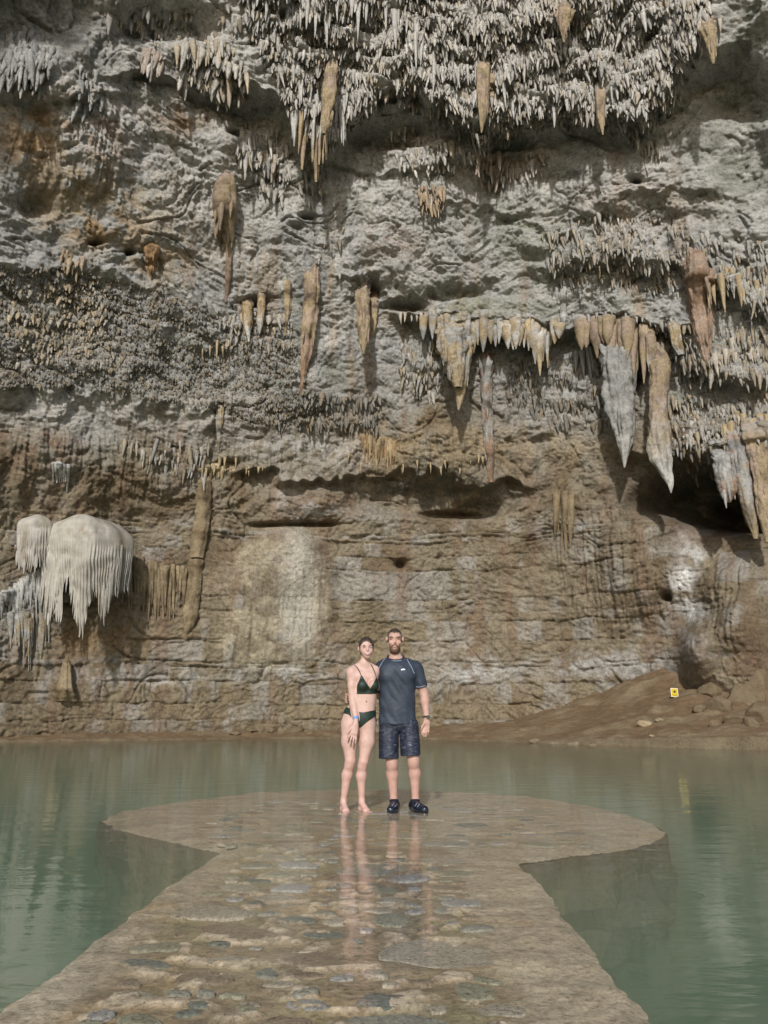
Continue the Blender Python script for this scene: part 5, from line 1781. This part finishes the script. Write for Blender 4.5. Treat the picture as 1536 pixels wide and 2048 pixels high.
seam([(773.5, 1313), (766, 1322), (759.5, 1333), (755.5, 1345)])
seam([(812, 1314), (817, 1324), (824, 1336), (829, 1348)])
cp = []
for k in range(41):
    a_ = 2 * math.pi * k / 40
    x_, y_ = 791.5 + 16.5 * math.sin(a_), 1315.5 + 6.5 * math.cos(a_)
    cp.append(jm(x_, y_, -.068 * math.cos(a_) + .006))
for nm_, mt_, rr_, dz_ in (('collar', M_COLLAR, .0075, .006), ('seam', M_SEAM, .0032, -.004)):
    q = ribbon_tube(nm_, [p + np.array([0, -.004 if nm_ == 'seam' else 0, dz_]) for p in cp], rr_, mt_, man, sides=6)
    q.parent = shirt
    q.matrix_parent_inverse = Matrix.Identity(4)
seam([(832.5, 1373.5), (838, 1374.5), (845, 1373), (851, 1371)], .003)
lg = []
for (x, y) in [(801.5, 1340.5), (803.5, 1338), (806.5, 1337.3), (810.5, 1338.2), (810, 1339.5), (806, 1340)]:
    lg.append(snap(shirt, x, y, YM, .003))
lo_ = mesh_obj('chest_logo', lg, [tuple(range(6))], M_LOGO, smooth=False)
lo_.parent = shirt

# shorts
H_ = Field((jm(748, 1300)[0], YM - .22, jm(790, 1530)[2]), (jm(852, 1300)[0], YM + .2, jm(790, 1432)[2]), .0055)
H_.cap(jm(778, 1446), jm(812, 1446), .100, .100, .03)
H_.cap(jm(778, 1452), jm(777.5, 1540, -.01), .098, .100, .012)
H_.cap(jm(818, 1452), jm(822.5, 1540, -.01), .098, .104, .012)
X3, Y3, Z3 = H_.points()
P3 = np.stack([X3.ravel(), Y3.ravel(), Z3.ravel()], -1)
H_.d = H_.d + (0.006 * noise(P3, (.06, .1, .12), 411) + .003 * noise(P3, .04, 412)).reshape(H_.d.shape).astype(np.float32)
bot = np.where(X3 < jm(799, 1500)[0], jm(780, 1517)[2], jm(820, 1511)[2] + (X3 - jm(820, 1511)[0]) * .05)
H_.d = np.maximum(H_.d, bot - Z3)
H_.d = np.maximum(H_.d, Z3 - jm(790, 1438)[2])
gap = np.maximum(np.abs(X3 - jm(798.8, 1490)[0] - .02 * (jm(798.8, 1490)[2] - Z3)) - .004 - .02 * np.clip(jm(0, 1470)[2] - Z3, 0, 1), Z3 - jm(0, 1472)[2])
H_.d = np.maximum(H_.d, -gap).astype(np.float32)
shorts = field_obj('shorts', H_, M_SHORTS, man)
shorts['label'] = 'knee length navy shorts with woven pale flecks'

# watch and shoes
wd = (wr - el) / np.linalg.norm(wr - el)
watch = torus('watch', lerp(el, wr, 1.0), wd, .031, .009, M_WATCH, man, flat=.5)
wf = lerp(el, wr, 1.0) + np.array([.012, -.034, 0])
bm = bmesh.new()
bmesh.ops.create_cone(bm, cap_ends=True, segments=20, radius1=.019, radius2=.017, depth=.010, matrix=Matrix.Translation(wf) @ Matrix.Rotation(R_(90), 4, 'X') @ Matrix.Rotation(R_(20), 4, 'Y'))
me_ = bpy.data.meshes.new('watch_face')
bm.to_mesh(me_)
bm.free()
me_.materials.append(M_WFACE)
wfo = bpy.data.objects.new('watch_face', me_)
COL.objects.link(wfo)
wfo.parent = watch
for nm, heel, mid_, toe, ank, lac in [('left', (791, 1610, .055), (786.5, 1616, -.06), (781.5, 1622, -.15), (787.8, 1600, .025), (788, 1608)), ('right', (826, 1611, .06), (836, 1617, -.055), (847.5, 1623, -.14), (831, 1600, .025), (833, 1609))]:
    G = Field(np.minimum.reduce([jm(*heel), jm(*toe), jm(*ank)]) - .13, np.maximum.reduce([jm(*heel), jm(*toe), jm(*ank)]) + .13, .0045)
    hz, tz_ = jm(*heel), jm(*toe)
    hz[2], tz_[2] = GROUND + .036, GROUND + .030
    mz = jm(*mid_)
    mz[2] = GROUND + .036
    G.cap(hz, mz, .040, .043, .02)
    G.cap(mz, tz_, .043, .040, .02)
    G.cap(lerp(hz, mz, .2) + [0, 0, .03], lerp(mz, tz_, .3) + [0, 0, .008], .038, .036, .03)
    az = jm(*ank)
    G.cap(lerp(hz, mz, .12) + [0, 0, .02], az + [0, 0, -.012], .042, .044, .025)
    Xs, Ys, Zs = G.points()
    cutz = az[2] + .004 + .22 * np.abs(Ys - az[1] + .0) * (Ys < az[1]) + .12 * (Ys > az[1]) * (Ys - az[1])
    G.d = np.maximum.reduce([G.d, Zs - cutz, GROUND - .004 - Zs]).astype(np.float32)
    sh_o = field_obj('shoe', G, M_SHOE, man)
    for s in (0, 1):
        pts = [snap(sh_o, lac[0] + dx_ + s * 5, lac[1] + dy_ + s * 1.5, YM, .001) for dx_, dy_ in [(-3.5, 3.5), (-1, 0.5), (1.5, -2.5)]]
        q = ribbon_tube('trim', pts, .0028, M_LACE, man, sides=5)
        q.parent = sh_o
        q.matrix_parent_inverse = Matrix.Identity(4)

# ---------------- the woman
YW = 7.70
jw = lambda x, y, d=0.0: J(x, y, d, YW)
wom = empty('person', (jw(716, 1500)[0], YW, GROUND), 'smiling person in dark green bikini standing barefoot with one hand on thigh', 'person')
F_ = Field((jw(668, 1300)[0], YW - .34, -.06), (jw(775, 1300)[0], YW + .32, jw(730, 1262)[2]), .005)
hw_ = jw(733, 1292)
F_.ell(hw_ + [-.004, .02, .0], (.073, .092, .092), .02, roll=.06)
F_.ell(jw(734, 1303, -.02), (.056, .066, .066), .03, roll=.05)
F_.ell(jw(735.5, 1313, -.045), (.031, .036, .030), .025)
F_.ell(jw(716.8, 1297.5, .02), (.009, .020, .026), .008)
ecx = 734.8
for s in (-1, 1):
    F_.ell(jw(ecx + s * 6.4, 1295, -.068), (.014, .014, .009), .010, sub=True)
    F_.ell(jw(ecx + s * 7, 1303, -.050), (.018, .018, .016), .025)
F_.cap(jw(ecx, 1293, -.072), jw(ecx + .8, 1301.5, -.094), .006, .0105, .010)
F_.ell(jw(ecx + .6, 1308.5, -.075), (.023, .012, .012), .012)
F_.cap(jw(731, 1309, .022), jw(728, 1334, .022), .039, .045, .014)
F_.cap(jw(728, 1327, .025), jw(705, 1340, .02), .038, .043, .035)
F_.cap(jw(728, 1327, .025), jw(750, 1339, .045), .038, .043, .035)
F_.cap(jw(716, 1354, .01), jw(742, 1354, .02), .078, .075, .04)
F_.cap(jw(719, 1383, .01), jw(739, 1383, .015), .074, .070, .04)
F_.cap(jw(722, 1403, .01), jw(737, 1403, .012), .068, .066, .05)
F_.cap(jw(721, 1385, .01), jw(715, 1432, .012), .072, .088, .05)
F_.cap(jw(736, 1385, .01), jw(730, 1432, .012), .070, .088, .05)
F_.ell(jw(725.5, 1371, -.070), (.054, .050, .050), .03)
F_.ell(jw(747.5, 1371, -.060), (.048, .050, .048), .03)
F_.cap(jw(707, 1428, .02), jw(730, 1428, .02), .094, .092, .05)
F_.cap(jw(702, 1444, .02), jw(731, 1444, .02), .096, .092, .04)
F_.ell(jw(733, 1404, -.062), (.006, .014, .010), .008, sub=True)
# legs
F_.cap(jw(700, 1452, .01), jw(698.5, 1484, -.005), .090, .074, .03)
F_.cap(jw(698.5, 1484, -.005), jw(701, 1521, -.02), .074, .050, .03)
F_.cap(jw(701, 1521, -.02), jw(699, 1530, -.015), .049, .045, .02)
F_.cap(jw(699, 1530, .0), jw(694, 1550, .015), .045, .050, .03)
F_.cap(jw(694, 1550, .015), jw(687, 1600, .03), .049, .0285, .03)
F_.cap(jw(734, 1452, .02), jw(734, 1484, .0), .088, .072, .03)
F_.cap(jw(734, 1484, .0), jw(727, 1523, -.02), .072, .046, .03)
F_.cap(jw(727, 1523, -.02), jw(725, 1532, -.012), .045, .042, .02)
F_.cap(jw(725, 1532, .0), jw(722.5, 1552, .018), .043, .049, .03)
F_.cap(jw(722.5, 1552, .018), jw(723.5, 1601, .03), .048, .0275, .03)
for (an, heel, ball, toes) in [((687, 1602, .03), (686, 1612, .055), (692.5, 1618, -.065), [(689.5, 1622.5, -.115), (692.3, 1623, -.118), (695, 1622.6, -.113), (697.4, 1621.8, -.104), (699.5, 1620.8, -.093)]),
                               ((723.5, 1602, .03), (722.5, 1612, .055), (733, 1618, -.06), [(735.5, 1622.5, -.12), (738.3, 1622.3, -.117), (741, 1621.6, -.108), (743.3, 1620.8, -.097), (745.2, 1619.8, -.085)])]:
    hz = jw(*heel); hz[2] = GROUND + .026
    bz = jw(*ball); bz[2] = GROUND + .020
    F_.cap(jw(*an), hz + [0, -.005, .01], .0285, .030, .02)
    F_.cap(hz, hz + [0, -.02, 0], .028, .028, .015)
    F_.cap(jw(*an) + [0, -.01, -.02], bz + [0, .02, .008], .027, .026, .02)
    F_.cap(hz, bz, .025, .026, .02)
    F_.cap(bz + [-.018, 0, 0], bz + [.018, .012, 0], .020, .018, .015)
    big = 0 if an[0] > 700 else 4
    for k, tq in enumerate(toes):
        tz_ = jw(*tq); tz_[2] = GROUND + .011
        rad_ = .0085
        F_.cap(lerp(bz, tz_, .35) + [0, 0, -.004], tz_, .0105, rad_, .006)
# her right arm (free) resting on the thigh
s1, e1, w1_ = jw(703, 1345, -.01), jw(705.5, 1398, -.035), jw(712.5, 1437, -.105)
F_.ell(s1, (.050, .052, .052), .03)
F_.cap(s1, lerp(s1, e1, .5), .047, .043, .025)
F_.cap(lerp(s1, e1, .5), e1, .043, .037, .02)
F_.cap(e1, lerp(e1, w1_, .3), .037, .037, .02)
F_.cap(lerp(e1, w1_, .3), w1_, .037, .0235, .02)
F_.cap(w1_, jw(712, 1448, -.118), .0235, .025, .015)
F_.cap(jw(709.5, 1450, -.118), jw(705, 1465, -.122), .021, .018, .012)
F_.cap(jw(714, 1450, -.115), jw(713, 1466, -.120), .021, .017, .012)
F_.cap(jw(710, 1450, -.118), jw(709, 1466, -.124), .021, .018, .012)
for (a, m_, e, r) in [((703.5, 1465, -.122), (698.5, 1473, -.128), (696, 1481, -.118), .0098), ((706.8, 1467, -.124), (703, 1477, -.132), (701, 1487.5, -.12), .0098),
                      ((710.3, 1467.5, -.124), (708, 1479, -.130), (706, 1490, -.118), .0095), ((713.8, 1466, -.12), (712.8, 1477, -.125), (711.5, 1486, -.115), .0085)]:
    F_.cap(jw(*a), jw(*m_), r, r * .95, .007)
    F_.cap(jw(*m_), jw(*e), r * .95, r * .75, .005)
F_.cap(jw(707, 1452, -.13), jw(699, 1461, -.135), .0115, .0105, .010)
F_.cap(jw(699, 1461, -.135), jw(695, 1468, -.13), .0105, .008, .006)
# her left arm, behind the other person's back
F_.ell(jw(750, 1344, .05), (.045, .045, .048), .03)
F_.cap(jw(751, 1345, .055), jw(761, 1392, .19), .043, .036, .025)
F_.cap(jw(761, 1392, .19), jw(790, 1408, .22), .036, .026, .02)


def wom_cols(V):
    px, py, _ = project(V)
    K = np.tile(SKIN_W, (len(V), 1))
    front = V[:, 1] < YW - .03
    K = lerp(K, SKIN_W * np.array([1.0, .90, .90]), (sstep(1480, 1530, py) * .55)[:, None])
    K = lerp(K, np.array([.30, .17, .13]), (front * (blob(px, py, 728.6, 1295.3, 3.6, 2.0, 1.5) + blob(px, py, 741.0, 1295.3, 3.2, 2.0, 1.5)) * .5)[:, None])
    K = lerp(K, np.array([.62, .33, .28]), (front * (blob(px, py, 727.5, 1302, 4, 4) + blob(px, py, 745, 1302, 3, 4)) * .4)[:, None])
    return np.clip(K, 0, 1)


body_w = field_obj('body', F_, M_SKIN, wom, wom_cols)
body_w['label'] = 'fair skinned body with bare legs and feet'
X, Y, Z = F_.points()
hp = jw(736, 1279.5, -.08)
hb = jw(731, 1312, .06)
nrm = np.array([0, -(hb[2] - hp[2]), hb[1] - hp[1]])
nrm /= np.linalg.norm(nrm)
cxh = hw_[0] + .008
plane = -((Y - hp[1]) * nrm[1] + (Z - hp[2]) * nrm[2]) - .014 * np.clip((np.abs(X - cxh) - .012) / .055, 0, 1.3) ** 1.5
hair_reg = np.maximum(plane, -(Z - jw(731, 1312)[2]))
hair_reg = np.maximum(hair_reg, np.abs(X - hw_[0]) - .1)
ear_w = np.hypot(Y - (YW + .02), Z - jw(0, 1297.5)[2]) - .034 + 0 * X
hair_reg = np.where(X < jw(719.2, 1297)[0], np.maximum(hair_reg, -ear_w), hair_reg)
Pn = np.stack([X.ravel(), Y.ravel(), Z.ravel()], -1)
sel = (np.abs(hair_reg.ravel()) < .03) & (F_.d.ravel() < .05)
hn = np.zeros(len(Pn))
hn[sel] = .007 * noise(Pn[sel], (.012, .04, .04), 431)
hair_reg = hair_reg + hn.reshape(X.shape)
hair_w = shell(F_, .007 + .0025 * np.sin((X - hw_[0]) * 330 + 40 * Z), hair_reg, 'hair', M_HAIR, wom)
hair_w['label'] = 'wet dark brown hair pulled back tight'
eyes(body_w, YW, [(728.6, 1295.6), (741.0, 1295.4)], .0088, wom)
for s in (-1, 1):
    ribbon_tube('eyebrow', [snap(body_w, ecx + s * x, y, YW, .001) for x, y in [(3.2, 1291.6), (6, 1290.6), (9.5, 1291.6)]], [.002, .003, .0014], M_BEARD, wom)
ribbon_tube('lips', [snap(body_w, x, y, YW, .000) for x, y in [(729.3, 1306.3), (731.8, 1309.4), (735.4, 1310.8), (739.2, 1309.2), (741.4, 1306)]], [.0025, .006, .0085, .006, .0025], M_LIP, wom, flat=.7)
ribbon_tube('teeth', [snap(body_w, x, y, YW, .005) for x, y in [(730.6, 1306.8), (732.8, 1308), (735.4, 1308.6), (738.2, 1307.8), (740.4, 1306.6)]], [.0015, .0032, .0036, .0032, .0015], M_TEETH, wom, flat=.7)

cupL = [(711, 1388), (712, 1377), (721.5, 1351), (724.5, 1351), (731, 1363), (742, 1379), (742, 1388)]
cupR = [(740, 1388), (740, 1379), (748, 1364), (752, 1355), (754, 1356), (758, 1368), (763, 1377), (763, 1386)]
armcut = np.maximum(0, 1) * (X < jw(712.5, 1380)[0])
reg = np.minimum(poly_sdf_xz(cupL, YW - .1, X, Z), poly_sdf_xz(cupR, YW - .1, X, Z))
reg = np.maximum(reg, Y - (YW + .0))
band = np.maximum(np.abs(Z - jw(735, 1383.5)[2]) - .012, 0) + 0 * X
bandr = np.where(band > 0, band, np.abs(Z - jw(735, 1383.5)[2]) - .012)
bandr = np.maximum(bandr, jw(712, 1383)[0] - X)
reg = np.minimum(reg, bandr)
T = Field.__new__(Field)
reg = np.maximum(reg, np.where((X < jw(713.5, 1380)[0]), .05, -1))
top_b = shell(F_, .0065, reg, 'bikini_top', M_BIKINI, wom)
top_b['label'] = 'dark green triangle bikini top with twisted front'
ribbon_tube('strap', [snap(body_w, x, y, YW, .004) for x, y in [(723, 1353), (719, 1343), (714.5, 1335), (709, 1330), (703, 1327.5)]], .0048, M_BIKINI, wom, flat=.9).parent = top_b
ribbon_tube('strap', [snap(body_w, x, y, YW, .004) for x, y in [(752.5, 1357), (750, 1346), (746.5, 1337), (742, 1329)]], .0048, M_BIKINI, wom, flat=.9).parent = top_b
for o in top_b.children:
    o.matrix_parent_inverse = Matrix.Identity(4)
botp = [(676, 1411), (690, 1413), (716, 1423), (726, 1425), (737, 1422.5), (756, 1419), (756, 1430), (747, 1435), (734, 1444), (724, 1453), (720, 1456), (716, 1453), (708, 1440), (697, 1429), (676, 1424)]
reg = poly_sdf_xz(botp, YW - .09, X, Z)
back = np.maximum(np.abs(Z - jw(716, 1432)[2]) - .085, jw(716, 1432, .03)[1] - Y)
reg = np.minimum(reg, back)
# keep the garment off the arm that hangs before the hip
arm = np.full(X.shape, 9.0)
for a, b_, ra in ((e1, w1_, .042), (w1_, jw(710, 1468, -.12), .04)):
    v_ = b_ - a
    t_ = np.clip(((X - a[0]) * v_[0] + (Y - a[1]) * v_[1] + (Z - a[2]) * v_[2]) / (v_ @ v_), 0, 1)
    arm = np.minimum(arm, np.sqrt((X - a[0] - t_ * v_[0]) ** 2 + (Y - a[1] - t_ * v_[1]) ** 2 + (Z - a[2] - t_ * v_[2]) ** 2) - ra)
reg = np.maximum(reg, -arm)
bot_b = shell(F_, .0065, reg, 'bikini_bottom', M_BIKINI, wom)
bot_b['label'] = 'dark green bikini bottom with crossed waistband'
wv = (w1_ - e1) / np.linalg.norm(w1_ - e1)
torus('wristband', w1_ + wv * -.004, wv, .0275, .010, M_BAND, wom, flat=.3)
